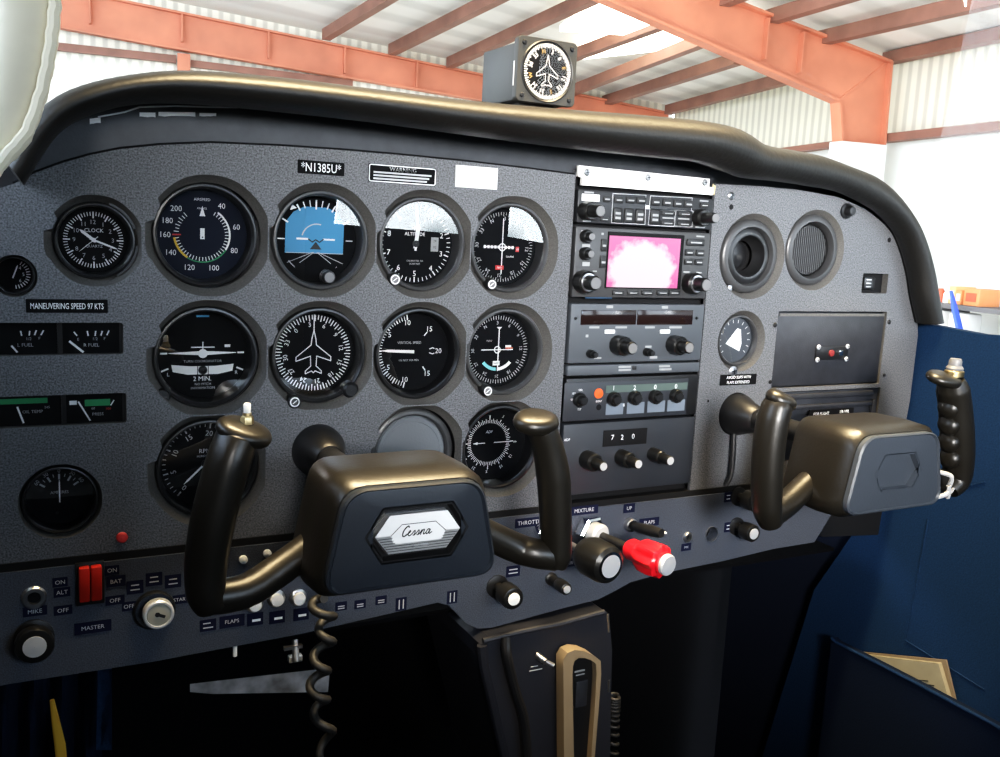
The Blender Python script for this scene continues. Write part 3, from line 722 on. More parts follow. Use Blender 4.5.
# nav/com
t = unit('navigation_radio', 'grey navigation and communication radio with two dark displays and two stubby knobs', -.1075, -.0490, 'radiog')
z = Z(t, 550, 290, 4.53)
for X in (266, 522): x, y, w, h = z.rect(X, 124, 250, 66); b = mb('disp'); b.box((x, y, .0003), (w, h, .001), .0004); b.build('display', t)
legend(z, [(270, 76, 30, 12), (520, 78, 28, 12), (200, 169, 46, 9), (322, 169, 52, 9), (452, 169, 44, 9), (568, 169, 56, 9), (167, 208, 12, 12), (445, 257, 28, 10), (468, 305, 34, 12), (215, 308, 34, 8)])
for X in (268, 518): button(z, X, 188, 44, 18, 0, 'transfer_button', 'label')
dknob(z, 305, 248, .0095, .014, .0062, .026); dknob(z, 558, 246, .0095, .014, .0062, .026)
dknob(z, 180, 288, .0042, .006, .0032, .011, 'black', 'switch_knob'); dknob(z, 436, 280, .0042, .006, .0032, .011, 'black', 'switch_knob')
for X in (115, 664): a = z.p(X, 127); screw(t, a[0], a[1], .0016, 'black')
# thin audio strip
t = unit('radio_switch_strip', 'thin grey strip with one black push button below the navigation radio', -.1195, -.1085, 'radiog')
z = Z(t, 550, 290, 4.53); legend(z, [(338, 348, 56, 9), (338, 362, 56, 9), (518, 345, 50, 9), (522, 359, 56, 9)]); button(z, 380, 352, 16, 18, 0)
# transponder
t = unit('transponder', 'transponder with four black code knobs in a black frame', -.1645, -.1210, 'black')
z = Z(t, 550, 290, 4.53)
x, y, w, h = z.rect(350, 495, 556, 168); b = mb('radioadf'); b.box((x, y, .0003), (w, h, .0012), .0005); b.build('face_plate', t)
x, y, w, h = z.rect(440, 441, 366, 32); b = mb('green_strip'); b.box((x, y, .0008), (w, h, .001)); b.build('code_strip', t)
l = mb('white')
for X, Y, s_ in ((285, 443, '1'), (380, 441, '2'), (473, 438, '0'), (567, 435, '0')): a = z.p(X, Y); l.text(s_, .0066, a[0], a[1], .0015)
done(l, 'code_digits', t)
for X, Y in ((290, 538), (385, 533), (478, 527), (568, 522)): x, y, w, h = z.rect(X, Y, 78, 50); b = mb('pale'); b.box((x, y, .0008), (w, h, .0008)); b.build('knob_plate', t)
for X, Y in ((282, 492), (376, 487), (470, 482), (563, 477)): dknob(z, X, Y, .0072, .007, .0050, .010, 'black', 'code_knob')
dknob(z, 128, 495, .0068, .006, .0046, .011, 'black', 'mode_knob')
legend(z, [], 'dimw'); l = mb('white')
for X, Y, s_ in ((105, 468, 'SBY'), (135, 452, 'ON'), (100, 495, 'OFF'), (130, 540, 'TST')): a = z.p(X, Y); l.text(s_, .0026, a[0], a[1], .0012)
a = z.p(218, 503); l.text('IDENT', .0024, a[0], a[1], .0012); a = z.p(330, 520); l.text('8', .0040, a[0], a[1], .0016); done(l, 'mode_lettering', t)
a = z.p(218, 468); b = mb('orange'); b.lathe([(.0052, .0008), (.0048, .0018), (.0001, .0024)], (a[0], a[1], 0), 24); b.build('reply_lamp', t)
a = z.p(218, 530); b = mb('blackm'); b.disc(.0030, .0012, a, 20); done(b, 'ident_button', t)
# ADF receiver
t = unit('direction_finder_receiver', 'dark direction finder radio showing white digits 720, bottom of the radio stack', -.2385, -.1660, 'radioadf')
z = Z(t, 500, 400, 4.53)
x, y, w, h = z.rect(566, 168, 196, 72); b = mb('blackm'); b.box((x, y, .0004), (w, h, .0012), .0004); b.build('digit_window', t)
l = mb('white')
for X, Y, s_ in ((507, 168, '7'), (550, 167, '2'), (600, 163, '0')): a = z.p(X, Y); l.text(s_, .0072, a[0], a[1], .0014)
a = z.p(302, 180); l.text('ADF', .0036, a[0], a[1], .0006); done(l, 'digits', t)
for X, Y, r_ in ((392, 268, .0090), (548, 258, .0080), (690, 244, .0068)): dknob(z, X, Y, r_, .016, .0050, .030, 'alu')

# ================================================================ RIGHT PANEL ITEMS
def vent(name, label, x, z_, kind):
    t = thing(name, label, 'vent', x, z_, .006)
    b = mb('bezelg'); b.lathe([(.0385, -.006), (.0385, .001), (.036, .0035), (.031, .0035), (.0295, .0005), (.0285, -.006)], seg=64); b.build('trim_ring', t, angle=50)
    if kind == 0:
        b = mb('bezel'); b.lathe([(.0288, -.001), (.024, .0012), (.0215, .0005), (.0205, -.006), (.016, -.013)], seg=48); b.build('nozzle', t, angle=50)
        b = mb('blackm'); b.lathe([(.030, -.0065), (.030, -.020), (.0001, -.020)], seg=40); b.m('black'); b.lathe([(.016, -.0185), (.012, -.0165), (.0001, -.0155)], (-.003, .001, 0), 40); b.build('inner_cone', t)
        b = mb('steel'); b.box((-.024, -.0345, .001), (.006, .008, .004), .001); b.build('clip', t)
    else:
        b = mb('panel2'); b.disc(.029, -.0055, seg=48); b.m('bezelg')
        for k in range(-9, 10): 
            h = math.sqrt(max(.0280**2-(k*.0029)**2, 0)); b.box((k*.0029, 0, -.0045), (.0012, 2*h, .0018))
        b.build('grille', t); b = mb('bezel'); b.lathe([(.0292, -.0055), (.0270, -.0015), (.0258, -.0055)], seg=48); b.build('inner_ring', t)
    return t
vent('air_vent', 'round open air vent with dark nozzle, nearest the navigator screen', *V1, 0)
vent('air_vent', 'round ribbed air vent right of the open vent', *V2, 1)
FD = -.0050; ZM = FD+.0004; ZN = FD+.0016
t = instrument('suction_gauge', 'small round gauge with a white reflection wedge painted on its face above the slips placard', *SUC, .0268, y=.007, rim='bezelg', face='radiog')
b = art('white'); b.fill([(-.0115, -.004), (.0085, -.0125), (.0105, -.004), (.0080, .0110), (.003, .0125)], [], ZM)  # white wedge is a reflection painted on the dial
for i in range(14): b.tick(-130+i*20, .0185, .0215, .0007, ZM)
done(b, 'dial_markings', t); hand(t, -60, .015, .001, .004, 'ink')
# breaker window
t = thing('switch_module', 'tiny recessed black switch with white marks at the right of the ribbed vent', 'switch', (CB[0]+CB[1])/2, (CB[2]+CB[3])/2, .008)
b = mb('blackm'); b.box((0, 0, -.001), (CB[1]-CB[0], CB[3]-CB[2], .002)); b.build('body', t)
b = mb('bezel'); b.box((-.006, 0, .003), (.018, .014, .006), .0015); b.build('rocker', t)
for yy in (-.004, 0, .004): b = mb('dimw'); b.bar(-.008, yy, .008, .0012, .0062); done(b, 'lettering', t)
# glove box
t = thing('glove_box', 'dark rectangular glove box door with a small screwed latch', 'glove box', (GLV[0]+GLV[1])/2, (GLV[2]+GLV[3])/2, .0015)
W, H = GLV[1]-GLV[0], GLV[3]-GLV[2]
b = mb('panel2'); b.box((0, 0, -.002), (W-.003, H-.003, .004), .001); b.m('chamfer').box((0, H/2-.004, .0004), (W-.006, .003, .001)); b.build('door', t)
x, z_ = P(832, 353); x -= t.location.x; z_ -= t.location.z
b = mb('black'); b.box((x, z_, .001), (.050, .0150, .0025), .0008); la = b.build('latch', t)
for sx in (-1, 1):
    for sz in (-1, 1): s_ = screw(la, x+sx*.0225, z_+sz*.0072, .0028, 'silver', -.0022)
b = mb('redd'); b.lathe([(.0040, .002), (.0036, .004), (.0001, .0045)], (x-.002, z_, 0), 24); b.build('lock_button', la)
b = mb('chrome'); b.box((x+.012, z_, .003), (.006, .006, .002), .0006); b.build('lock_bar', la)
# lower pocket plate
t = thing('lower_panel_plate', 'ridged dark plate below the glove box, half hidden by the right yoke', 'panel', (LOW[0]+LOW[1])/2, (LOW[2]+LOW[3])/2, .0015)
W, H = LOW[1]-LOW[0], LOW[3]-LOW[2]
b = mb('panel2'); b.box((0, 0, -.002), (W-.002, H-.002, .004), .001); b.build('plate', t)
b = mb('panel2'); b.box((-.006, H/2-.006, .002), (W-.014, .006, .005), .0015); b.box((-.006, H/2-.018, .002), (W-.014, .005, .005), .0015); b.box((W/2-.010, -.006, .002), (.006, H-.016, .005), .0015); b.build('ridge', t)
placard('placard', 'black placard starting FOR FLIGHT, behind the right yoke hub', (828, 414), .0700, .0140, [('FOR FLIGHT', .0050, -.016, .0022, .9), ('IFR-VFR', .0050, .020, .0030, .9), (None, (.030, .0018), -.012, -.0035, 1, 'dimw')], y=-.0045)

# ================================================================ LOWER SWITCH PANEL
sp = mb('sub')
ol = [(-.26, -.2525), (.66, -.2525), (.700, -.262), (.706, -.290)] + [P(*q) for q in ((812, 541), (770, 548), (720, 560), (660, 572), (628, 581), (612, 590), (596, 598), (560, 607), (520, 618), (490, 626), (476, 627), (465, 622), (455, 612), (447, 604), (436, 601))] + [P(300, 632), P(150, 660), P(60, 674), P(13, 681), (-.26, -.345)]
HOLE2 = P(709, 533); HJ = P(687, 537)
sp.fill(ol, [circ(*HOLE2, .0078, 28)], 0); sp.loft([[(p[0], p[1], 0) for p in ol], [(p[0], p[1], -.02) for p in ol]], False, False)
l = circ(*HOLE2, .0078, 28); sp.loft([[(p[0], p[1], 0) for p in l], [(p[0], p[1], -.02) for p in l]], False, False)
sw = sp.build('lower_console', smooth=False); sw.rotation_euler = (PI/2, 0, 0); sw.location = (0, -.004, 0)
tag(sw, 'low grey-blue strip of switches and knobs running below the instrument panel', 'switch panel')
b = mb('black'); b.loft([[(.62, -.004, -.2475), (.80, -.004, -.2475), (.795, -.004, -.330), (.70, -.004, -.322)], [(.62, .03, -.2475), (.80, .03, -.2475), (.795, .03, -.330), (.70, .03, -.322)]]); o = b.build('lower_cover', smooth=False); o.location = (0, .006, 0); tag(o, 'black cover plate under the glove box at the right end of the console', 'cover')
b = mb('blackm'); b.disc(.0085, -.012, seg=24); b.m('steel').lathe([(.0086, 0), (.0086, .001), (.0078, .001)], seg=28); panel_mesh(b, 'grommet', 'empty round hole with metal rim in the lower panel left of the right yoke', 'grommet', *HOLE2, -.004)
YS = -.004
def sthing(name, label, cat, q, group=None, tilt=(0, 0)): x, z_ = P(*q, YS); return thing(name, label, cat, x, z_, YS, group, (PI/2-rad(tilt[1]), 0, rad(tilt[0])))
def jack(q, label, r=.0075, ring='steel'):
    t = sthing('headphone_jack', label, 'jack', q); b = mb(ring); b.lathe([(r, 0), (r, .0015), (r*.85, .003), (r*.55, .003), (r*.5, .0008)], seg=28); b.build('ring', t)
    b = mb('blackm'); b.disc(r*.5, .0008, seg=20); done(b, 'socket', t)
jack((34, 597), 'round grey jack socket at the far left of the switch strip', .0088); jack((687, 537), 'small round jack socket below the flap lever', .0058)
def slab(q, txt, label, w=None, size=.0046, h=.0075, rot=0., ink='dimw', lines=None):
    w = w or (.0042+len(txt)*.0033)
    L = lines or [(txt, size, 0, 0)]
    return placard('switch_label', label, P(*q, YS), w, h, [(*l, 1, ink) for l in L], plate='navy', rot=rot, cat='label', y=YS-.0001, group='dark blue switch labels', th=.0004, r=.0003)
slab((35, 611), 'MIKE', 'dark label below the far left jack', .0165)
slab((60, 582), 'ON', 'dark label ON left of the red master switch', .0105); slab((62, 592), 'ALT', 'dark label ALT left of the red master switch', .0115); slab((63, 610), 'OFF', 'dark label OFF left of the red master switch', .0130)
slab((112, 570), 'ON', 'dark label ON right of the red master switch', .0105); slab((116, 581), 'BAT', 'dark label BAT right of the red master switch', .0140, h=.0090); slab((115, 600), 'OFF', 'dark label OFF right of the red master switch', .0140)
slab((93, 627), 'MASTER', 'dark label MASTER below the red master switch', .0265, h=.0095)
slab((129, 606), 'OFF', 'dark label OFF at the left of the key switch', .0105); slab((181, 599), 'START', 'dark label START at the right of the key switch', .0130, lines=[('START', .0040, 0, 0)])
for q, s_, l_ in (((135, 587), 'R', 'small two line label upper left of the key switch'), ((154, 579), 'L', 'small two line label above the key switch'), ((173, 581), 'BOTH', 'small two line label upper right of the key switch')):
    slab(q, s_, l_, .0125, lines=[(None, (.006, .0010), 0, .0018), (None, (.007, .0010), 0, -.0020)], h=.0110)
slab((208, 625), '', 'two line label left of the FLAPS label', .0130, h=.0100, lines=[(None, (.006, .0010), -.001, .0018), (None, (.008, .0010), 0, -.0020)]); slab((232, 621), 'FLAPS', 'dark label FLAPS under the left yoke spoke', .0205, h=.0105)
slab((530, 522), 'THROTTLE', 'dark label THROTTLE beside the right grip of the left yoke', .0330, h=.0090, size=.0056); slab((584, 510), 'MIXTURE', 'dark label MIXTURE above the chrome nut', .0330, h=.0090, size=.0056)
slab((629, 508), 'UP', 'dark label UP above the flap lever', .0140, h=.0095, size=.0052); slab((649, 522), 'FLAPS', 'dark label FLAPS right of the flap lever', .0250, h=.0090, size=.0054)
slab((686, 547), 'MIC', 'dark label below the small jack near the flap lever', .0130, h=.0080, lines=[('MIC', .0034, 0, 0)]); slab((568, 563), 'C.AIR', 'dark label above the small silver-tipped knob', .0180, h=.0080)
slab((513, 571), 'CABIN', 'dark two line label above the black cabin heat knob', .0150, h=.0110, lines=[(None, (.009, .0010), 0, .0018), (None, (.010, .0010), 0, -.0018)])
slab((728, 497), '', 'small label left of the upper dark knob near the right yoke', .0105, h=.0110, lines=[(None, (.005, .001), 0, .002), (None, (.005, .001), 0, -.002)]); slab((728, 527), '', 'small label left of the lower silver-tipped knob near the right yoke', .0105, h=.0110, lines=[(None, (.005, .001), 0, .002), (None, (.005, .001), 0, -.002)])
for i, q in enumerate(((341, 606), (360, 604), (381, 600), (401, 604), (452, 597))):
    slab(q, '', ('dark label just right of the coiled cord', 'second dark label right of the coiled cord', 'third dark label right of the coiled cord', 'upright dark label under the left yoke hub', 'upright dark label at the corner right of the left yoke hub')[i], .0105, h=.0080 if i < 3 else .0125, lines=[(None, (.006, .0009) if i < 3 else (.001, .009), 0 if i < 3 else -.002, .0), (None, (.006, .0009) if i < 3 else (.001, .009), 0 if i < 3 else .002, -.002 if i < 3 else 0)])
for i, q in enumerate(((255, 619), (277, 617), (301, 614))):
    slab(q, '', ('glossy blue label below the left circuit breaker', 'glossy blue label below the middle circuit breaker', 'glossy blue label below the right circuit breaker')[i], .0135, h=.0110, lines=[(None, (.007, .0022), .001, -.001)], ink='white')
for i, q in enumerate(((254, 603), (276, 598), (298, 597))):
    t = sthing('circuit_breaker', ('white-capped breaker nearest the left yoke grip', 'middle white-capped breaker below the left yoke spoke', 'white-capped breaker nearest the coiled cord')[i], 'circuit breaker', q, 'circuit breakers below the left yoke')
    b = mb('steel'); b.lathe([(.0075, 0), (.0075, .002), (.0055, .003)], seg=24); b.build('collar', t); b = mb('label'); b.lathe([(.0055, .002), (.0052, .006), (.0001, .0065)], seg=24); b.build('button', t)
# second row of small bright posts
for i, q in enumerate(((243, 559), (267, 553))):
    b = mb('label'); b.lathe([(.0034, 0), (.0034, .003), (.0001, .004)], seg=16); x, z_ = P(*q, YS); panel_mesh(b, 'push_button', ('small white button seen through the left yoke spoke, nearer the grip', 'small white button seen through the left yoke spoke, nearer the hub')[i], 'button', x, z_, YS, 'small white buttons behind the left yoke')
# red split master rocker
t = sthing('master_switch', 'bright red split rocker master switch', 'switch', (90, 582.5))
b = mb('black'); b.box((0, 0, .001), (.0205, .0345, .003), .0008); b.build('frame', t)
for sx in (-1, 1): b = mb('redrock'); b.box((sx*.0042, .0008, .004), (.0078, .0285, .006), .0012, 2, Matrix.Rotation(rad(6), 3, 'X')); b.build('rocker', t)
# key switch
t = sthing('ignition_switch', 'round chrome key switch without a key', 'switch', (157, 610))
b = mb('black'); b.lathe([(.0160, 0), (.0160, .003), (.0145, .004)], (-.002, .001, 0), 32); b.build('base', t)
b = mb('silver'); b.lathe([(.0118, .0035), (.0118, .010), (.0108, .0112), (.0094, .0112), (.0090, .0098)], seg=36); b.build('collar', t)
b = mb('silverg'); b.lathe([(.0092, .0098), (.0085, .0106), (.0001, .0110)], seg=36); b.m('ink').box((.0010, -.0003, .0108), (.0080, .0024, .001), 0, 2, Matrix.Rotation(rad(-25), 3, 'Z')); b.disc(.0020, .0114, (-.001, .0006), 16); b.build('lock_barrel', t)
def plunger(name, label, q, r, L, cap='alu', rs=.0045, fl=True, cat='knob', capr=.62, body='knob'):
    t = sthing(name, label, cat, q)
    b = mb('black'); b.lathe([(r*1.05, 0), (r*1.05, .0015), (r*.8, .0025), (rs, .003), (rs, L*.45)], seg=28); b.build('collar', t)
    b = mb(body); n = 32; b.loft([[(rr*(1+.02*(i % 2))*math.cos(2*PI*i/n), rr*(1+.02*(i % 2))*math.sin(2*PI*i/n), zz_) for i in range(n)] for zz_, rr in ((L*.42, r*.72), (L*.5, r*.98), (L*.9, r), (L*.98, r*.94), (L, r*.80))], True, True); k_ = b.build('knob_body', t)
    b = mb(cap); b.lathe([(r*capr, L), (r*capr, L+.0008), (.0001, L+.0012)], seg=28); b.build('knob_cap', k_)
    return t
plunger('dimmer_control', 'large black knob with silver face at the lower left corner', (34, 637), .0135, .018, capr=.60)
plunger('cabin_heat_knob', 'black knob with white tip below the right side of the left yoke', (497, 586), .0108, .034, 'label', capr=.55)
plunger('cabin_air_knob', 'tiny silver-tipped knob left of the large throttle knob', (551, 578.5), .0062, .030, 'alu')
plunger('vent_knob', 'dark knob on the lower panel just left of the right yoke grip', (738, 496), .0100, .026, 'black'); plunger('vent_knob', 'silver-tipped knob under the lower end of the right yoke left grip', (736, 526), .0095, .028, 'alu')
# throttle
t = sthing('throttle', 'big black throttle knob with a shiny silver face', 'throttle', (540, 529), tilt=(6, -1))
b = mb('chrome'); b.lathe([(.0085, 0), (.0085, .010), (.0055, .012), (.0050, .016)], seg=6); b.build('nut', t, angle=20)
b = mb('steel'); b.cyl((0, 0, .014), (0, 0, .082), .0035); b.build('rod', t)
b = mb('knob'); b.lathe([(.0085, .064), (.0150, .071), (.0180, .080), (.0180, .098), (.0165, .1035), (.0128, .106)], seg=48, cap0=True); k_ = b.build('knob_body', t)
b = mb('alu'); b.lathe([(.0105, .1055), (.0105, .1066), (.0001, .1070)], seg=36); b.m('chrome').lathe([(.0128, .106), (.0105, .1066)], seg=36); b.build('knob_cap', k_)
# mixture
t = sthing('mixture_control', 'bright red lobed mixture knob with a white metal face', 'mixture control', (587, 530), tilt=(10.5, -1))
b = mb('chrome'); b.lathe([(.0165, 0), (.0165, .009), (.0145, .0105)], seg=6); b.m('silver').lathe([(.0115, .009), (.0115, .019), (.0095, .0215), (.0040, .022)], seg=24); b.build('nut', t, angle=20)
b = mb('black'); b.cyl((0, 0, .018), (0, 0, .062), .0046); b.build('rod', t)
b = mb('redknob'); n = 48; rings = []
for zz_, rr, lob in ((.058, .0085, 0), (.062, .0105, .0), (.070, .0105, 0), (.074, .0125, .04), (.080, .0150, .09), (.094, .0155, .10), (.099, .0145, .08), (.101, .0115, .0)):
    rings.append([(rr*(1+lob*math.cos(8*2*PI*i/n))*math.cos(2*PI*i/n), rr*(1+lob*math.cos(8*2*PI*i/n))*math.sin(2*PI*i/n), zz_) for i in range(n)])
b.loft(rings, True, True); k_ = b.build('knob_body', t)
b = mb('redknob'); b.lathe([(.0112, .101), (.0112, .1035), (.0098, .1045)], seg=36); b.build('knob_collar', k_)
b = mb('alu'); b.lathe([(.0100, .1035), (.0100, .1075), (.0088, .1090), (.0001, .1094)], seg=36); b.build('knob_cap', k_)
# flap lever
t = sthing('flap_lever', 'short black flap switch lever with a white stripe below the UP label', 'lever', (629, 524))
b = mb('steel'); b.lathe([(.0070, 0), (.0070, .006), (.0060, .007)], seg=20); b.build('collar', t)
b = mb('black'); b.tube([(0, 0, .005), (.002, .001, .018), (.004, .003, .034), (.006, .004, .046)], [.0040, .0052, .0058, .0045]); b.build('handle', t)
b = mb('label'); b.box((.008, .0032, .040), (.011, .0012, .010)); b.build('stripe', t)

# ================================================================ YOKES
def yoke_hub_ring(hw_t, hw_b, h, cx, cz, y, r, n=5):
    """rounded trapezoid in x-z at depth y"""
    c = [(hw_t, h/2), (-hw_t, h/2), (-hw_b, -h/2), (hw_b, -h/2)]; out = []
    for i, p in enumerate(c):
        p = Vector(p); a = (Vector(c[i-1])-p).normalized(); d = (Vector(c[(i+1) % 4])-p).normalized()
        p0, p1 = p+a*r, p+d*r
        for k in range(n+1):
            s_ = k/n; q = p0*(1-s_)**2 + p*2*s_*(1-s_) + p1*s_**2; out.append((cx+q.x, y, cz+q.y))
    return out
def hexring(ring, hx_pts, cx, cz, y):
    out = []
    for p in ring:
        d = Vector((p[0]-cx, p[2]-cz)); d.normalize(); best = None
        for i in range(6):
            a = Vector(hx_pts[i])-Vector((cx, cz)); e = Vector(hx_pts[(i+1) % 6])-Vector(hx_pts[i]); den = d.x*e.y-d.y*e.x
            if abs(den) < 1e-9: continue
            t_ = (a.x*e.y-a.y*e.x)/den; u_ = (a.x*d.y-a.y*d.x)/den
            if t_ > 0 and -1e-6 <= u_ <= 1+1e-6 and (best is None or t_ < best): best = t_
        out.append((cx+d.x*best, y, cz+d.y*best))
    return out
def yoke(label, ys, hubc, face, emblem, left, right, lspoke, rspoke, lcap, rcap, hw=(.0510, .0655), hh=.073):
    t = wthing('control_yoke', label, 'yoke', (0, 0, 0))
    hx, hz = hubc
    b = mb('black'); b.lathe([(.0222, -.012), (.0222, .006), (.0200, .012), (.0170, .020), (.0135, .032), (.0115, .034), (.0090, .034)], seg=36)
    o = b.build('shaft_boot', t); o.location = (ys[0], 0, ys[1]); o.rotation_euler = (PI/2, 0, 0)
    b = mb('black'); b.cyl((ys[0], -.02, ys[1]), (ys[0], -.115, ys[1]), .0105); b.build('shaft', t)
    # hub body
    b = mb('yoke'); T, B = hw
    b.loft([yoke_hub_ring(T*.80, B*.80, hh*.80, hx, hz+.002, -.116, .012), yoke_hub_ring(T*.97, B*.98, hh*1.02, hx, hz+.001, -.121, .014), yoke_hub_ring(T*1.03, B*1.05, hh*1.09, hx, hz, -.130, .015),
            yoke_hub_ring(T*1.05, B*1.08, hh*1.11, hx, hz, -.165, .016), yoke_hub_ring(T*1.03, B*1.05, hh*1.08, hx, hz, -.187, .016), yoke_hub_ring(T*.985, B*.995, hh*.985, hx, hz, -.1925, .017)])
    b.build('hub', t, angle=40)
    # face plate with raised rim and a hexagonal recess
    ex, ez, ew, eh = emblem['x'], emblem['z'], emblem['w'], emblem['h']
    hexo = lambda s, k=1.: [(ex-(ew/2)*s, ez), (ex-(ew/2-eh*.36)*s, ez+eh/2*s*k), (ex+(ew/2-eh*.36)*s, ez+eh/2*s*k), (ex+(ew/2)*s, ez), (ex+(ew/2-eh*.36)*s, ez-eh/2*s*k), (ex-(ew/2-eh*.36)*s, ez-eh/2*s*k)]
    b = mb(face); r0 = yoke_hub_ring(T*.6, B*.65, hh*.6, ex, ez, -.1985, .013, 8)
    b.loft([yoke_hub_ring(T*.965, B*.975, hh*.965, hx, hz, -.192, .017, 8), yoke_hub_ring(T*.965, B*.975, hh*.965, hx, hz, -.1972, .017, 8), yoke_hub_ring(T*.935, B*.945, hh*.93, hx, hz, -.1985, .016, 8),
            yoke_hub_ring(T*.905, B*.92, hh*.895, hx, hz, -.1965, .015, 8), hexring(r0, hexo(1.16, 1.16), ex, ez, -.1985), hexring(r0, hexo(1.12, 1.12), ex, ez, -.1985)], False, False)
    fp = b.build('face_plate', t, angle=30)
    b = mb('black' if emblem['badge'] else face); b.loft([[(p[0], -.1985, p[1]) for p in hexo(1.14, 1.14)], [(p[0], -.1985, p[1]) for p in hexo(1.08, 1.08)], [(p[0], -.1935, p[1]) for p in hexo(1.03, 1.02)]], False, True); b.build('emblem_recess', fp, smooth=False)
    if emblem['badge']:
        b = mb('emblem'); b.loft([[(p[0], -.1935, p[1]) for p in hexo(.95, .95)], [(p[0], -.1992, p[1]) for p in hexo(.93, .92)]]); o = b.build('badge', fp, smooth=False)
        # raised bright upper border, ribbed lower border, central script field: x-z plane drawing
        d = thing('x', '', '', 0, 0); bpy.data.objects.remove(d)
        a = mb('emblemw'); W_, H_ = ew*.93, eh*.92; c = eh*.36*.93
        inner = [(-W_/2+.011, .000), (-W_/2+c+.0085, H_/2-.0068), (W_/2-c-.0085, H_/2-.0068), (W_/2-.011, .000)]
        a.poly([(-W_/2, 0, .0001), (-W_/2+c, H_/2, .0001), (-W_/2+c+.0085, H_/2-.0068, .0001), (-W_/2+.011, 0, .0001)]); a.poly([(-W_/2+c, H_/2, .0001), (W_/2-c, H_/2, .0001), (W_/2-c-.0085, H_/2-.0068, .0001), (-W_/2+c+.0085, H_/2-.0068, .0001)]); a.poly([(W_/2-c, H_/2, .0001), (W_/2, 0, .0001), (W_/2-.011, 0, .0001), (W_/2-c-.0085, H_/2-.0068, .0001)])
        fld = [(-W_/2+.011, 0), (-W_/2+c+.0085, H_/2-.0068), (W_/2-c-.0085, H_/2-.0068), (W_/2-.011, 0), (W_/2-c-.003, -H_/2+.0078), (-W_/2+c+.003, -H_/2+.0078)]
        a.poly([(*p, .00015) for p in fld]); a.m('ink')
        a.line([(-W_/2+.011, 0), (-W_/2+c+.0085, H_/2-.0068), (W_/2-c-.0085, H_/2-.0068), (W_/2-.011, 0)], .0005, .0003)
        for k in range(7):
            zz_ = -.0018-k*.0018
            if zz_ < -H_/2+.0005: break
            xr = W_/2 + zz_*(c/(H_/2)); xi = W_/2-.011 + (zz_*.55 if zz_ > -H_/2+.0078 else 1)
            if zz_ > -H_/2+.0078: a.line([(-xr+.001, zz_), (-xi, zz_)], .0004, .0003); a.line([(xr-.001, zz_), (xi, zz_)], .0004, .0003)
            else: a.line([(-xr+.001, zz_), (xr-.001, zz_)], .0004, .0003)
        # script lettering, pen strokes
        def pen(pts, w=.0007): a.line([(p.x, p.y) for p in smooth_path([(x_*sc-.0120+yv*sc*.30, yv*sc-.0012, 0) for x_, yv in pts], 6)], w, .0004)
        sc = .0034
        pen([(1.0, 1.75), (.7, 2.0), (.25, 1.6), (.0, .9), (.1, .15), (.5, 0), (1.0, .35)], .0009)
        pen([(1.0, .35), (1.35, .6), (1.55, .85), (1.4, 1.05), (1.2, .7), (1.3, .15), (1.65, .05), (2.05, .45)])
        for k in (0, 1): pen([(2.05+k*.85, .45), (2.4+k*.85, 1.0), (2.55+k*.85, .55), (2.5+k*.85, .1), (2.25+k*.85, .1), (2.55+k*.85, .08), (2.9+k*.85, .45)])
        pen([(3.75, .45), (3.95, .95), (3.9, .0)]); pen([(3.9, .3), (4.2, .95), (4.45, .9), (4.45, .15), (4.7, .08), (4.95, .4)])
        pen([(5.65, .85), (5.3, 1.0), (5.0, .55), (5.1, .1), (5.4, .15), (5.7, .9), (5.65, .2), (5.85, .05), (6.2, .35)])
        a.m('grey').bar(.002, -H_/2+.0052, .012, .0022, .0003)
        g = flat(a).build('lettering', o, recalc=False, smooth=False); g.location = (ex, -.1993, ez); g.rotation_euler = (PI/2, 0, 0)
    # grips and spokes
    for nm, path in (('grip', left), ('grip', right)):
        b = mb('yoke'); pts = [at(x_, y_, Y_) for x_, y_, Y_, r_ in path]; rs = []
        sm = smooth_path(pts, 6); rr = [r_ for *_, r_ in path]
        for i in range(len(sm)): 
            f_ = i/6; k = min(int(f_), len(rr)-2); f_ -= k; v = rr[k]*(1-f_)+rr[k+1]*f_; rs.append((v*.92, v*1.08))
        b.tube(sm, rs, 20, up=(1, 0, 0)); b.build(nm, t, angle=60)
    for path in (lspoke, rspoke):
        b = mb('yoke'); b.tube(smooth_path([Vector(p[:3]) for p in path], 5), [.0115]*(len(path)*5-4), 16, up=(0, 1, 0)); b.build('spoke', t, angle=60)
    for (c_, w_, d_, h_, rz) in (lcap, rcap):
        b = mb('yoke'); n = 28; rings = []
        for k in range(9):
            th = -PI/2+PI*k/8; zz_ = math.sin(th)*h_; s_ = max(math.cos(th), .02)**.4
            rings.append([(w_*s_*math.cos(2*PI*i/n), d_*s_*math.sin(2*PI*i/n), zz_) for i in range(n)])
        b.loft(rings); o = b.build('thumb_rest', t, angle=60); o.location = c_; o.rotation_euler = (rad(16), rz, 0)
    return t
GY = -.165
L_ = [(212, 606, GY, .0115), (206, 592, GY, .0135), (206, 565, GY, .0145), (211, 530, GY-.002, .0150), (219, 495, GY-.003, .0150), (229, 460, GY-.003, .0150), (237, 438, GY, .0145), (241, 428, GY, .0120)]
R_ = [(553, 566, GY, .0095), (556, 555, GY, .0122), (556, 535, GY, .0125), (555, 505, GY, .0130), (553, 475, GY, .0135), (548, 448, GY, .0125), (542, 430, GY, .0120), (540, 424, GY, .0105)]
a0, a1 = at(210, 590, GY), at(245, 580, GY+.006)
HL = (.0970, -.1880); HR = (.5650, -.1815)
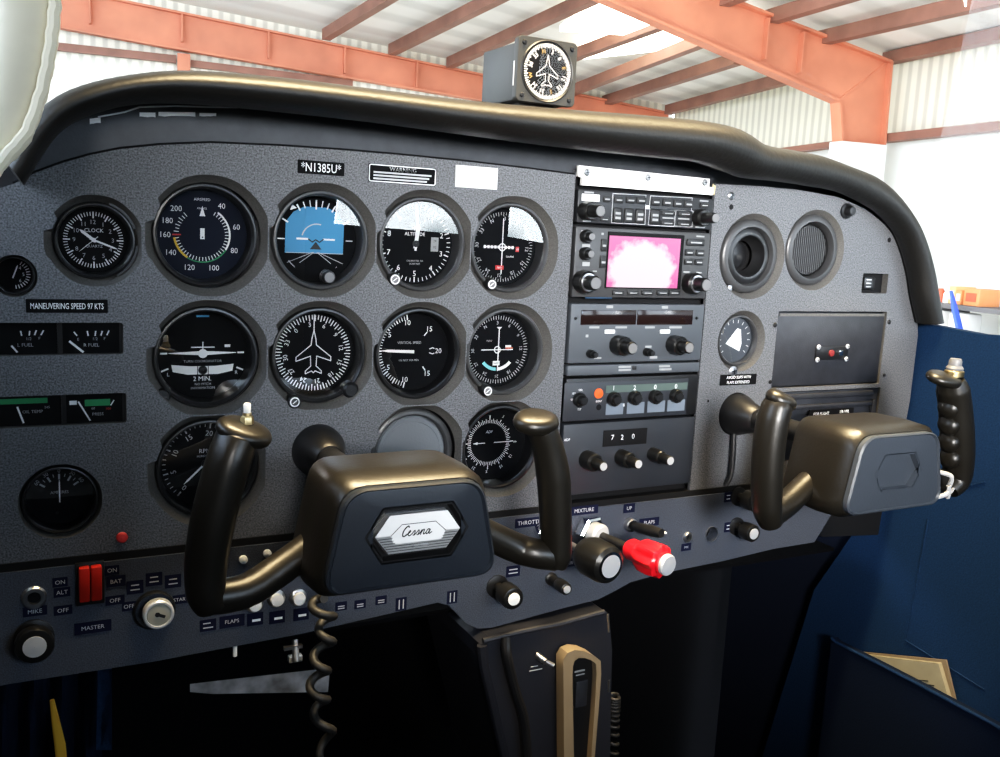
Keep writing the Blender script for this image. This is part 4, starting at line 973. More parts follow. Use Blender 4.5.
ly = yoke('black control yoke on the left with silver script badge on its hub', YL, HL, 'yokeface', dict(x=.0985, z=-.1860, w=.0660, h=.0300, badge=True), L_, R_,
     [tuple(at(206, 598, GY)), tuple(at(245, 591, GY+.004)), tuple(at(280, 569, GY+.012)), (HL[0]-.045, -.145, HL[1]-.012)],
     [tuple(at(556, 556, GY)), tuple(at(535, 553, GY+.004)), tuple(at(512, 546, GY+.012)), (HL[0]+.050, -.150, HL[1]-.008)],
     (at(244, 432, GY), .0185, .0155, .0060, rad(18)), (at(536, 422, GY), .0180, .0150, .0068, rad(-2)))
# left yoke push button
p = at(247, 424, GY); b = mb('brass'); b.lathe([(.0042, 0), (.0042, .004), (.0034, .0055)], seg=6); b.lathe([(.0030, .005), (.0028, .0075)], seg=16); o = b.build('button_nut', ly); o.location = p
b = mb('label'); b.lathe([(.0022, .006), (.0024, .0125), (.0018, .0135), (.0001, .0136)], seg=14); o = b.build('push_button', ly); o.location = p
L2 = [(771, 524, GY, .0100), (767, 508, GY, .0130), (767, 475, GY, .0140), (769, 445, GY, .0140), (773, 420, GY, .0140), (777, 406, GY, .0130), (779, 399, GY, .0105)]
R2 = [(948, 490, GY, .0100), (957, 478, GY, .0130), (958, 455, GY, .0150), (957, 430, GY, .0155), (955, 405, GY, .0150), (953, 390, GY, .0150), (951, 380, GY, .0115)]
ry = yoke('black control yoke on the right with an empty hexagonal recess on its hub', YR, HR, 'yokeface2', dict(x=.5640, z=-.1810, w=.0540, h=.0270, badge=False), L2, R2,
     [tuple(at(769, 516, GY)), tuple(at(785, 505, GY+.006)), tuple(at(803, 488, GY+.014)), (HR[0]-.045, -.145, HR[1]-.012)],
     [tuple(at(956, 485, GY)), tuple(at(942, 481, GY+.006)), (HR[0]+.075, GY+.014, HR[1]-.016), (HR[0]+.050, -.145, HR[1]-.012)],
     (at(781, 400, GY), .0150, .0130, .0065, rad(20)), (at(944, 379, GY), .0200, .0150, .0055, rad(6)))
p = at(954, 374, GY); b = mb('brass'); b.lathe([(.0090, -.002), (.0090, .003), (.0075, .004)], seg=24); o = b.build('button_nut', ry); o.location = p
b = mb('knobg'); b.lathe([(.0075, .003), (.0080, .006), (.0060, .0085), (.0060, .0125), (.0050, .0150), (.0001, .0155)], seg=24); o = b.build('push_button', ry); o.location = p
# finger bumps on the right-hand grip
for i, q in enumerate(((949, 408), (949, 425), (949, 442), (950, 458))):
    b = mb('yoke'); n = 16; b.loft([[(.0085*math.cos(th)*math.cos(2*PI*k/n), .0115*math.cos(th)*math.sin(2*PI*k/n), .0105*math.sin(th)) for k in range(n)] for th in [-PI/2+.05+(PI-.1)*j/8 for j in range(9)]]); o = b.build('finger_ridge', ry, angle=60); o.location = at(*q, GY)
# white cord tied at the right yoke
b = mb('string'); c0 = at(941, 488, GY-.016)
b.tube(smooth_path([c0+Vector(v) for v in ((-.006, .004, .016), (.004, -.006, .013), (.006, -.004, .002), (.001, -.006, -.004), (-.007, -.002, -.008))], 6), .0022, 8); b.tube(smooth_path([c0+Vector(v) for v in ((.002, -.006, .004), (.004, -.006, -.003), (.006, -.004, -.009))], 5), .0022, 8); b.tube(smooth_path([c0+Vector(v) for v in ((.005, -.004, -.005), (.015, .0, -.006), (.024, .004, -.004))], 5), .0014, 8)
o = b.build('knotted_string'); tag(o, 'white cord tied around the right yoke spoke', 'cord')

# key-lock wire hanging below right boot
b = mb('black'); b.tube(smooth_path([at(734, 428, -.006), at(733, 455, -.008), at(731, 475, -.008), at(726, 485, -.006)], 6), .0028, 10); o = b.build('cable'); tag(o, 'short black cable hanging below the right yoke shaft boot', 'cable')

# ================================================================ GLARESHIELD
st = [((4, 160), (24, 186)), ((22, 128), (45, 152)), ((48, 102), (62, 131)), ((80, 86), (87, 117)), ((130, 75), (132, 105)), ((190, 71), (190, 104)), ((280, 78), (280, 112)), ((370, 89), (369, 122)), ((460, 100), (458, 134)), ((560, 109), (556, 147)), ((640, 115), (636, 156)), ((700, 121), (695, 162)), ((735, 129), (722, 170)), ((760, 144), (744, 178)), ((790, 150), (772, 181)), ((820, 156), (806, 186)), ((850, 167), (838, 192)), ((874, 177), (862, 203)), ((892, 192), (880, 214)), ((910, 216), (896, 230)), ((921, 240), (905, 248)), ((929, 268), (912, 273)), ((934, 295), (916, 299)), ((938, 321), (922, 324))]
def YGf(px): k = min(max((px-690)/190, 0), 1); k = k*k*(3-2*k); return -.045+.031*k
cs = []; 
for tp, bt in st:
    yg = YGf(tp[0]); a, c = at(*tp, yg), at(*bt, yg); cs.append(((a+c)/2, (a-c)/2))
mids = smooth_path([c[0] for c in cs], 4); ups = smooth_path([c[1] for c in cs], 4)
g = thing('glareshield', 'black padded vinyl glareshield curving over the whole instrument panel', 'glareshield', 0, 0, 0, rot=(0, 0, 0))
b = mb('vinyl'); rings = []; n = 20
for m_, u_ in zip(mids, ups):
    R = []
    for k in range(n):
        q = 2*PI*k/n; R.append(m_ + u_*math.cos(q) + Vector((0, -1, 0))*((.026 if m_.y < -.04 else .026+.010*(-.04-m_.y)/.026)*math.sin(q)))
    rings.append(R)
b.loft(rings); b.build('padded_roll', g, angle=60)
# deck running forward to the windshield, underside back to the panel
b = mb('vinylu')
b.loft([[m_+u_*.92+Vector((0, .004, 0)) for m_, u_ in zip(mids, ups)], [m_+u_*.8+Vector((0, .045, 0)) for m_, u_ in zip(mids, ups)], [m_+u_*.5+Vector((0, .28 - .22*max(0, (i-48)/40 if i > 48 else 0), 0)) for i, (m_, u_) in enumerate(zip(mids, ups))]], False, False, closed=False); b.build('deck', g, angle=60)
b = mb('vinylu')
b.loft([[m_-u_*.75+Vector((0, .010, 0)) for m_, u_ in zip(mids, ups)], [Vector(((m_-u_*.55).x, .007, (m_-u_*.55).z)) for m_, u_ in zip(mids, ups)]], False, False, closed=False); b.build('underside', g, angle=60)
# bright torn edge line under the roll
b = mb('dimw'); b.tube([at(x_, y_, -.02) for x_, y_ in ((98, 117), (125, 112), (140, 107), (175, 106), (210, 107), (238, 107.5))], .0006, 6); b.build('torn_edge', g)
# ---------------------------------------------------------------- compass repeater on top
cy_ = -.03; x0, z0 = P(515, 101, cy_); x1, z1 = P(578, 39, cy_); cw = x1-x0; chh = .0535
t = thing('heading_repeater', 'square dark heading indicator box standing on the glareshield', 'gauge', x0+cw/2, .1512, cy_)
b = mb('boxd'); l = rrect(cw, chh, .004, 4); b.loft([[(p[0], p[1], -.006) for p in l], [(p[0], p[1], 0) for p in l], [(p[0]*.985, p[1]*.985, .0008) for p in l]]); b.build('front_plate', t)
b = mb('boxd'); b.box((.0005, -.0015, -.038), (cw*.93, chh*.90, .066), .002); b.build('case', t)
b = mb('boxd'); b.box((0, -chh/2-.014, -.034), (cw*.62, .034, .040), .003); b.build('mount_foot', t)
b = mb('bezel'); b.lathe([(.0258, .0008), (.0250, .0016), (.0238, .0010), (.0232, .0002)], seg=48); b.build('bezel', t)
b = mb('face'); b.disc(.0236, .0009, seg=48); done(b, 'dial_face', t)
b = art('white')
for i in range(72): b.tick(5*i, .0205 if i % 2 else .0195, .0228, .0007, .0012)
for i, s_ in enumerate(('3', '6', 'E', '12', '15', 'S', '21', '24', 'W', '30', '33', 'N')): b.m('gold' if s_ in 'NESW' else 'white').num(s_, .0048, 14+30*i, .0168, .0012, True)
b.m('dimw'); plane_outline(b, .0135, .0013, .0007); done(b, 'dial_markings', t)
for sx in (-1, 1):
    for sz in (-1, 1): screw(t, sx*cw*.40, sz*chh*.40, .0022, 'black', -.0006)
b = mb('glassc'); b.disc(.0236, .0017, seg=48); done(b, 'glass', t)
b = mb('dimw'); b.box((-cw/2-.0003, -.004, -.0045), (.0006, .020, .001)); b.build('side_lettering', t)

# ================================================================ PEDESTAL, LOWER CABIN
YP = -.02
t = wthing('pedestal', 'dark centre pedestal below the switch panel', 'pedestal')
pl = [(481, 645), (490, 638), (520, 631), (560, 623), (604, 611), (609, 614), (612, 650), (611, 700), (610, 760), (608, 800), (512, 800), (505, 760), (498, 730), (489, 690), (482, 660)]
b = mb('ped'); b.loft([[at(x_, y_, YP+.14)*1 for x_, y_ in pl], [Vector((at(x_, y_, YP).x, YP+.14, at(x_, y_, YP).z)) for x_, y_ in pl], [at(x_, y_, YP) for x_, y_ in pl]][1:]); b.build('body', t, smooth=False)
b = mb('ped'); b.tube([at(483, 641, YP), at(520, 632, YP), at(560, 624, YP), at(604, 612, YP)], .0028, 8); b.tube([at(482, 645, YP), at(484, 665, YP), at(491, 695, YP), at(500, 735, YP), at(507, 765, YP)], .0050, 8); b.build('edge_trim', t)
b = mb('steel'); b.tube([at(608, 614, YP), at(609, 632, YP)], .0012, 6); b.tube([at(609, 680, YP), at(608.5, 692, YP)], .0012, 6); b.build('edge_clip', t)
b = mb('steel'); p = at(537, 655, YP); b.cyl(p, p+Vector((.004, -.010, -.003)), .0035, .0030, 12); b.cyl(p+Vector((.002, -.006, -.002)), p+Vector((.012, -.012, -.008)), .0022, .0026, 10); b.build('toggle', t)
b = mb('dimw'); p = at(536, 668, YP-.0005); b.box(p+Vector((-.002, 0, .002)), (.008, .0004, .0008)); b.box(p+Vector((0, 0, -.002)), (.014, .0004, .0008)); b.build('lettering', t)
b = mb('black'); b.tube(smooth_path([at(506, 638, YP-.004), at(507, 655, YP-.010), at(515, 690, YP-.010), at(524, 720, YP-.010), at(528, 775, YP-.008)], 6), .0048, 10); o = b.build('cable'); tag(o, 'thick black cable running down the left of the pedestal front', 'cable')
# hand microphone with a beige rim
t = wthing('hand_microphone', 'black hand microphone with a beige rim on the pedestal', 'microphone')
p = at(577, 710, YP-.004); s_ = .00085
def hp(x_, y_, Y_=YP-.004): return at(x_, y_, Y_)
ou = [(557, 775), (556.5, 720), (556, 665), (556, 654), (560, 647), (567, 644), (576, 645), (585, 649), (593, 655), (593.5, 668), (591, 705), (588, 740), (586, 775)]
inn = [(567, 775), (566, 720), (565, 668), (565.5, 660), (567, 655), (571, 652), (577, 652), (583, 654), (588.5, 658), (589, 668), (587, 705), (584.5, 740), (582, 775)]
b = mb('beige'); A = [hp(*q) for q in ou]; B = [hp(*q) for q in inn]; A2 = [hp(*q)+Vector((0, -.014, 0)) for q in ou]; B2 = [hp(*q)+Vector((0, -.014, 0)) for q in inn]
for i in range(len(ou)-1):
    b.poly([A2[i], A2[i+1], B2[i+1], B2[i]]); b.poly([A[i], A[i+1], A2[i+1], A2[i]]); b.poly([B2[i], B2[i+1], B[i+1], B[i]])
bmesh.ops.remove_doubles(b.bm, verts=b.bm.verts, dist=1e-5); b.build('rim', t, angle=40)
b = mb('black'); b.poly([v+Vector((0, -.006, 0)) for v in B]); b.build('body', t, smooth=False)
q = hp(576, 668)+Vector((0, -.0068, 0))
for v_, w_, h_ in ((Vector((0, 0, 0)), .012, .0018), (Vector((.001, 0, -.004)), .010, .0012), (Vector((.002, 0, -.018)), .010, .0012)): b = mb('grey'); b.box(q+v_, (w_, .0003, h_)); b.build('lettering', t)
b = mb('panel2'); q = hp(577, 690)+Vector((0, -.007, 0)); b.box(q, (.014, .004, .028), .0012); b.build('talk_button', t)
# coiled cords
def coil(pts, R, r, turns, label):
    ax = smooth_path(pts, 12); n = turns*16; out = []
    for i in range(n+1):
        f_ = i/n*(len(ax)-1); k = min(int(f_), len(ax)-2); p_ = ax[k].lerp(ax[k+1], f_-k); q = 2*PI*i/16
        out.append(p_+Vector((R*math.cos(q), R*math.sin(q), 0)))
    b = mb('cord'); b.tube(out, r, 8); o = b.build('coiled_cord', angle=60); return tag(o, label, 'cord')
coil([at(316, 600, -.06), at(327, 622, -.065), at(322, 655, -.07), at(318, 690, -.07), at(324, 725, -.07), at(330, 775, -.07)], .0066, .0036, 6, 'thick coiled cord hanging below the left yoke hub')
coil([at(614, 696, -.01), at(613, 720, -.01), at(612, 775, -.01)], .0055, .0020, 14, 'faint coiled cord to the right of the pedestal')
# handle bar under the panel
t = wthing('parking_brake_handle', 'tapered worn metal bar sticking out below the switch panel', 'handle')
b = mb('paleworn'); Yb = -.02
b.loft([[at(190, 684, Yb), at(190, 692, Yb), at(190, 692, Yb+.004), at(190, 684, Yb+.004)], [at(215, 681, Yb), at(213, 694, Yb), at(213, 694, Yb+.006), at(215, 681, Yb+.006)], [at(330, 668, Yb), at(328, 692, Yb), at(328, 692, Yb+.006), at(330, 668, Yb+.006)]]); b.build('blade', t, smooth=False)
b = mb('steel'); b.cyl(at(295, 640, .0), at(296, 662, -.01), .003); b.box(at(293, 647, -.004), (.016, .004, .003)); b.box(at(295, 658, -.004), (.012, .006, .006), .001); b.build('linkage', t)
b = mb('label'); b.cyl(at(235, 646, -.002), at(235, 656, -.002), .0018); o = b.build('wire_end'); tag(o, 'tiny pale wire end poking below the switch panel left of centre', 'wire')

# ================================================================ CABIN SHELL
def struct(b, name, **k): o = b.build(name, **k); o['kind'] = 'structure'; return o
XR = .842
def panelYZ(b, x, loop, holes=()):                      # plate in the y-z plane
    t_ = MB(); t_.fill([(p[0], p[1]) for p in loop], [[(p[0], p[1]) for p in h] for h in holes]);
    vs = list(t_.bm.verts); idx = {v: i for i, v in enumerate(vs)}
    b.raw([(x, v.co.x, v.co.y) for v in vs], [[idx[v] for v in f.verts] for f in t_.bm.faces]); t_.bm.free(); return b
sillA = atX(925, 322, XR); sillB = atX(990, 336, XR)
WIN_D = [(sillA.y+.02, sillA.z+.004), (sillB.y, sillB.z), (-.6, sillB.z+.05), (-1.08, .0), (-1.06, .36), (-1.0, .49), (-.02, .49), (.04, .02)]
WIN_R = [(-1.32, -.002), (-2.34, .004), (-2.25, .30), (-2.0, .36), (-1.34, .36)]
b = mb('navyf'); panelYZ(b, XR, [(.30, -.95), (.30, -.12), (sillA.y+.05, sillA.z-.01), (sillA.y, sillA.z), (sillB.y, sillB.z), (-.6, sillB.z+.05), (-1.08, .0), (-1.06, .36), (-1.0, .48), (-2.7, .48), (-2.7, -.95)], [WIN_R]); wr = struct(b, 'wall_right', smooth=False)  # dark navy puts the footwell's light falloff into the wall colour
# door card and pocket
b = mb('blue'); lo = [(sillA.y-.004, sillA.z), (sillB.y, sillB.z+.002), (-.62, sillB.z+.04), (-.62, -.9), (.22, -.9), (.12, -.45), (.02, -.27)]
b.loft([[(XR-.002, p[0], p[1]) for p in lo], [(XR-.016, p[0], p[1]) for p in lo]]); dc = b.build('door_panel', smooth=False); tag(dc, 'blue upholstered door panel at the right side of the cabin', 'door panel')
b = mb('blue')
for q in (((928, 520), (905, 645)), ((985, 482), (900, 500)), ((905, 640), (985, 690))): b.tube([atX(*q[0], XR-.017), atX(*q[1], XR-.0164)], .0009, 6)
b.build('seam', dc)
XP = .80
pk = [atX(*q, XP) for q in ((832, 638), (836, 642), (880, 664), (930, 690), (990, 722), (1030, 745), (1030, 860), (806, 860))]
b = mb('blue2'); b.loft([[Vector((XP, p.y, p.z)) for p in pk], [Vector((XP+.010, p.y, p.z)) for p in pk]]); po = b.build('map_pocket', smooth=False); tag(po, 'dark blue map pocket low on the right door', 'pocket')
b = mb('blue'); b.tube([Vector((XP-.001, p.y, p.z)) for p in pk[:6]], .0022, 8); b.build('pocket_edge', po)
t = wthing('booklet', 'aged paper booklet standing in the map pocket', 'booklet')
pg = [atX(*q, XP+.016) for q in ((846, 652), (940, 663), (952, 704), (950, 730), (860, 700))]
b = mb('paper'); b.loft([[Vector((XP+.013, p.y, p.z)) for p in pg], [Vector((XP+.019, p.y, p.z)) for p in pg]]); b.build('pages', t, smooth=False)
pg2 = [atX(*q, XP+.020) for q in ((843, 650), (946, 660), (957, 706), (955, 735), (857, 702))]
b = mb('beige'); b.loft([[Vector((XP+.0195, p.y, p.z)) for p in pg2], [Vector((XP+.022, p.y, p.z)) for p in pg2]]); b.build('cover', t, smooth=False)
b = mb('ink')
for q in (((905, 679), (928, 681)), ((912, 683), (934, 685.5)), ((900, 677), (915, 680))): b.tube([atX(*q[0], XP+.0125), atX(*q[1], XP+.0125)], .0007, 5)
b.build('drawing', t)
# roof, floor, firewall, left side
b = mb('trim'); b.box((.26, -1.15, .50), (1.30, 2.9, .02)); o = struct(b, 'ceiling', smooth=False)
b = mb('navyf'); b.box((.26, -1.1, -.96), (1.30, 3.0, .02)); struct(b, 'floor', smooth=False)
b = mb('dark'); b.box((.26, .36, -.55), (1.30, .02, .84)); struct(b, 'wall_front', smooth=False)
b = mb('trim'); panelYZ(b, -.36, [(.36, -.95), (.36, .48), (-2.7, .48), (-2.7, -.95)], [[(.25, .06), (.16, .40), (-.34, .40), (-.34, .06)]]); struct(b, 'wall_left', smooth=False)
b = mb('trim'); b.box((.26, -2.7, -.25), (1.30, .02, 1.5)); struct(b, 'wall_rear', smooth=False)
# dark sheet added above footwell so nothing bright shows below
b = mb('dark'); b.box((.22, .20, -.36), (1.10, .31, .004)); struct(b, 'footwell_dark_sheet', smooth=False)
# windshield
def ws(u, v):                                           # u across 0..1, v up 0..1
    x = -.36+1.20*u; bow = 1-(2*u-1)**4
    y0 = .04+.30*bow; z0_ = .02+.10*bow; y1 = -.02+.04*bow; z1_ = .49
    return Vector((x, y0+(y1-y0)*v, z0_+(z1_-z0_)*v))
b = mb('pane'); b.loft([[ws(i/24, j/8) for i in range(25)] for j in range(9)], False, False, closed=False); o = struct(b, 'window_1', angle=60)
b = mb('pane'); panelYZ(b, XR+.006, WIN_D); struct(b, 'window_2', smooth=False); b = mb('pane'); panelYZ(b, XR+.006, WIN_R); struct(b, 'window_3', smooth=False)
# cream pad at left
b = mb('cream'); Yc = -.22
pth = [((52, -60), 36), ((27, -20), 28), ((26, 13), 26), ((23, 50), 25), ((16, 90), 24), ((5, 130), 21), ((-10, 155), 16), ((-22, 180), 10)]
pts = smooth_path([at(*q, Yc) for q, w in pth], 5); ws_ = [w for q, w in pth]; rs = []
for i in range(len(pts)):
    f_ = i/5; k = min(int(f_), len(ws_)-2); v = (ws_[k]*(1-f_+k)+ws_[k+1]*(f_-k))*.00058*(1+.03*math.sin(i*2.3)); rs.append((v, v*.7))
b.tube(pts, rs, 20, up=(1, 0, 0)); o = b.build('pillar_pad', angle=60); tag(o, 'wrinkled cream leather pad hanging at the upper left edge', 'pad')
sm = [p+Vector((rs[i][0]*.80, -.010, 0)) for i, p in enumerate(pts)]; b = mb('cream'); b.tube(sm, .0030, 8); b.build('piping', o)
# blue cloth under panel at left and yellow strap
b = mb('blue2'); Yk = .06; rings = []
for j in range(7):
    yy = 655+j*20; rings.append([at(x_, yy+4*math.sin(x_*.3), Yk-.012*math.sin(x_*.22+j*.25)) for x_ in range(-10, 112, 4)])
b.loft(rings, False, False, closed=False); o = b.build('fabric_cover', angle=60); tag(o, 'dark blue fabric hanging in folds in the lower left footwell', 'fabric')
b = mb('blue'); b.loft([[at(x_, yy, .03) for x_ in (98-(yy-655)*.02, 112, 112, 101)] for yy in (655, 680, 710, 750)], False, False); o = b.build('lit_fabric_strip', smooth=False); tag(o, 'lighter blue strip imitating the lit right edge of the footwell fabric', 'strap')  # lighter blue stands in for light on the fabric edge
b = mb('yellow'); pp = [at(52, 700, .03), at(55, 718, .03), at(60, 745, .03), at(63, 775, .03)]; b.tube(pp, [(.0018, .0018), (.003, .002), (.0042, .002), (.0042, .002)], 8); o = b.build('tie_strap'); tag(o, 'narrow yellow strap against the blue footwell fabric', 'strap')

# ================================================================ HANGAR
HX = rad(8); HA = Vector((math.sin(HX), math.cos(HX), 0)); HB = Vector((math.cos(HX), -math.sin(HX), 0))
O = Vector((CAM.x, CAM.y, CAM.z))
def H(lat, ax, h): return O + HB*lat + HA*ax + Vector((0, 0, h))
def pxplane(px, py, n, dist):
    d = ray(px, py); return CAM + d*(dist/d.dot(n))
def toH(p): v = p-O; return v.dot(HB), v.dot(HA), v.z
DN, DF, LW = 11.72, 18.5, 10.05
def hnear(l): return 2.72+.196*(10-l)
def hfar(l): return 2.66+.088*(9.57-l)
def roofh(l, a): k = min(max((a-DN)/(DF-DN), 0), 1); return hnear(l)*(1-k)+hfar(l)*k
def pxroof(px, py):
    d = ray(px, py); lo_, hi_ = 2., 60.
    def g(t):
        l, a, h = toH(CAM+d*t); return h-roofh(l, a)
    for _ in range(60):
        m_ = (lo_+hi_)/2
        if g(m_) > 0: hi_ = m_
        else: lo_ = m_
    return toH(CAM+d*lo_)
M['h_wall'] = mat('corrugated_cream', (.74, .71, .58), .6)
def corr(name, base, scale, dark=.75, direction='X', rough=.6, trans=None):  # rib shade painted as darker bands on flat sheets
    m, t_, b_ = nt(name); tc = t_.nodes.new('ShaderNodeTexCoord'); w = t_.nodes.new('ShaderNodeTexWave'); w.bands_direction = direction; w.inputs['Scale'].default_value = scale
    w.inputs['Distortion'].default_value = .3; w.inputs['Detail'].default_value = 1
    r = t_.nodes.new('ShaderNodeValToRGB'); r.color_ramp.elements[0].position = .15; r.color_ramp.elements[0].color = (*[c*dark for c in base], 1); r.color_ramp.elements[1].position = .6; r.color_ramp.elements[1].color = (*base, 1)
    t_.links.new(tc.outputs['Object'], w.inputs['Vector']); t_.links.new(w.outputs['Fac'], r.inputs['Fac']); t_.links.new(r.outputs['Color'], b_.inputs['Base Color'])
    b_.inputs['Roughness'].default_value = rough; return m
M['h_wall'] = corr('corrugated_cream_wall', (.92, .90, .80), 1.6, .72)
M['h_white'] = mat('white_liner', (.70, .71, .69), .7, noise=.04, nscale=.8)
M['h_roof'] = corr('white_roof_insulation', (.84, .83, .79), .35, .80, 'Y')
M['h_red'] = mat('red_oxide_steel', (.55, .19, .115), .55, noise=.18, nscale=1.5)  # red paled to stand in for windshield glare
M['h_red2'] = mat('red_oxide_purlin', (.24, .115, .085), .6, noise=.2, nscale=2.)
M['h_floor'] = mat('concrete_floor', (.45, .44, .42), .7, noise=.15, nscale=2)
M['h_light'] = mat('strip_light', (1, 1, .95), .5, emit=(1., .95, .78), es=7.)
M['h_shelf'] = mat('shelf_dark', (.16, .15, .15), .7)
def hangar_obj(b, name, kind=None, **k):
    o = b.build(name, **k); o.location = O; o.rotation_euler = (0, 0, -HX)
    if kind: o['kind'] = kind
    return o
# local hangar axes: x = lateral, y = axis, z = height
FLOOR = -1.75
b = mb('h_floor'); b.box((1, 6.5, FLOOR-.05), (26, 31, .1)); hangar_obj(b, 'floor_hangar', 'structure', smooth=False)
b = mb('h_wall'); b.poly([(LW+.35, -7, 1.62), (LW+.35, DF, 1.62), (LW+.35, DF, 2.9), (LW+.35, DN, 2.9), (LW+.35, -7, 2.9)]); hangar_obj(b, 'wall_side_upper', 'structure', smooth=False).rotation_euler = (0, 0, -HX)
M['h_wally'] = corr('corrugated_cream_side', (.80, .78, .66), 1.6, .72, 'Y')
bpy.data.objects['wall_side_upper'].data.materials[0] = M['h_wally']
b = mb('h_white'); b.poly([(LW+.34, -7, FLOOR), (LW+.34, DF, FLOOR), (LW+.34, DF, 1.64), (LW+.34, -7, 1.64)]); hangar_obj(b, 'wall_side_lower', 'structure', smooth=False)
b = mb('h_wall'); b.poly([(-9, DF+.15, FLOOR), (LW+.4, DF+.15, FLOOR), (LW+.4, DF+.15, 3.0), (-9, DF+.15, 4.5)]); hangar_obj(b, 'wall_end', 'structure', smooth=False)
b = mb('h_roof')
b.loft([[(l, a, roofh(l, a)+.22) for l in (-9, -6, -3, 0, 3, 6, 8, 10.6)] for a in (-7, 0, 6, DN, 14, 16, DF+.2)], False, False, closed=False); hangar_obj(b, 'ceiling_hangar', 'structure', smooth=False)
# near frame: column + tapered rafter (I-section)
def ibeam(b, outline_top, outline_bot, a, fw=.22, tw=.02):
    """web polygon between two polylines (lat, h) in plane axis=a with flanges"""
    b.loft([[(l, a-tw/2, h) for l, h in outline_top+outline_bot[::-1]], [(l, a+tw/2, h) for l, h in outline_top+outline_bot[::-1]]])
    for pl_ in (outline_top, outline_bot):
        for (l0, h0), (l1, h1) in zip(pl_, pl_[1:]):
            d = Vector((l1-l0, 0, h1-h0)).normalized(); n = Vector((-d.z, 0, d.x))*.018
            q = [Vector((l0, 0, h0)), Vector((l1, 0, h1))]
            b.loft([[q[0]+n+Vector((0, a-fw/2, 0)), q[0]+n+Vector((0, a+fw/2, 0)), q[0]-n+Vector((0, a+fw/2, 0)), q[0]-n+Vector((0, a-fw/2, 0))], [q[1]+n+Vector((0, a-fw/2, 0)), q[1]+n+Vector((0, a+fw/2, 0)), q[1]-n+Vector((0, a+fw/2, 0)), q[1]-n+Vector((0, a-fw/2, 0))]])
t = wthing('steel_frame', 'large orange-red steel column and tapered rafter at the upper right', 'steel frame', O); t.rotation_euler = (0, 0, -HX)
b = mb('h_red'); ibeam(b, [(10.08, 2.70), (7.81, 3.13), (5.0, 3.68), (0, 4.66)], [(9.24, 2.06), (6.9, 2.64), (5.0, 3.10), (0, 4.15)], DN)
b.tube([(9.24, DN, 2.06), (10.08, DN, 2.70)], .03, 6)
for l in (8.5, 7.9): b.box((l, DN-.06, hnear(l)-.35), (.02, .12, .55))
b.build('rafter', t, smooth=False)
b = mb('h_red'); ibeam(b, [(10.12, 1.06+.44), (10.08, 2.70)], [(9.35, 1.06+.44), (9.24, 2.06)], DN); b.build('column', t, smooth=False)
b = mb('h_white'); b.box((9.72, DN, (1.5+FLOOR)/2), (.80, .30, 1.5-FLOOR)); b.build('white_column_wrap', t, smooth=False)
t = wthing('steel_frame', 'long orange-red end wall rafter crossing behind the glareshield', 'steel frame', O); t.rotation_euler = (0, 0, -HX)
b = mb('h_red'); ibeam(b, [(10.2, hfar(10.2)), (6, hfar(6)), (0, hfar(0)), (-8.5, hfar(-8.5))], [(10.2, hfar(10.2)-.44), (6, hfar(6)-.48), (0, hfar(0)-.62), (-8.5, hfar(-8.5)-.7)], DF-.1)
for l in (-1.2, .3, 1.8, 3.2, 4.6, 6.2, 7.6): b.box((l, DF-.16, hfar(l)-.25), (.03, .14, .48))
b.build('rafter', t, smooth=False)
b = mb('h_red'); b.box((.33, DF, (2.8+FLOOR)/2), (.22, .20, 2.8-FLOOR)); b.build('post', t, smooth=False)
# girts
def girt(p0, p1, w, h, label, grp):
    b = mb('h_red2'); a, c = Vector(p0), Vector(p1); d = (c-a).normalized(); s_ = d.cross(Vector((0, 0, 1)))*w/2; u_ = Vector((0, 0, h/2))
    b.loft([[a-s_-u_, a+s_-u_, a+s_+u_, a-s_+u_], [c-s_-u_, c+s_-u_, c+s_+u_, c-s_+u_]]); o = hangar_obj(b, 'girt' if 'girt' in label else 'purlin', smooth=False); return tag(o, label, 'beam', grp)
girt((LW+.2, DN+.1, 1.62), (LW+.2, -6, 1.70), .18, .12, 'brown wall girt right of the big column', 'hangar girts')
girt((LW+.2, DF, 1.50), (LW+.2, DN+.3, 1.62), .18, .10, 'brown wall girt left of the big column', 'hangar girts')
girt((LW+.2, DN+.2, 2.80), (LW+.2, -6, 2.86), .2, .16, 'brown eave girt from the column top to the right edge', 'hangar girts')
girt((-8.5, DF, 2.74), (.2, DF, 2.70), .12, .13, 'end wall girt left of the thin red post', 'hangar girts'); girt((.45, DF+.05, 2.66), (3.4, DF+.05, 2.60), .10, .12, 'end wall girt right of the thin red post', 'hangar girts')
# purlins, measured between rafter lines
PU = [((326, 36), (372, 8), 'short roof purlin furthest left, above the end wall rafter'), ((392, 51), (478, 8), 'second roof purlin from left, above the end wall rafter'), ((450, 64), (572, 8), 'third roof purlin, passing just left of the heading box'), ((566, 94), (712, 38), 'fourth roof purlin, emerging right of the heading box'), ((556, 63), (716, 4), 'roof purlin leading into the bright roof light'), ((605, 102), (738, 60), 'roof purlin meeting the big rafter right of the heading box'), ((668, 111), (800, 76), 'lowest roof purlin, just above the corrugated wall'), ((760, 22), (850, -5), 'upper purlin beyond the big rafter at top right'), ((812, 42), (960, 8), 'long purlin at top right above the column')]
for q0, q1, lab in PU:
    if q1[1] <= 10: k_ = (-14-q0[1])/(q1[1]-q0[1]); q1 = (q0[0]+(q1[0]-q0[0])*k_, -14)
    l0, a0_, h0 = pxroof(*q0); l1, a1_, h1 = pxroof(*q1); girt((l0, a0_, h0+.02), (l1, a1_, h1+.02), .16, .19, lab, 'hangar roof purlins')
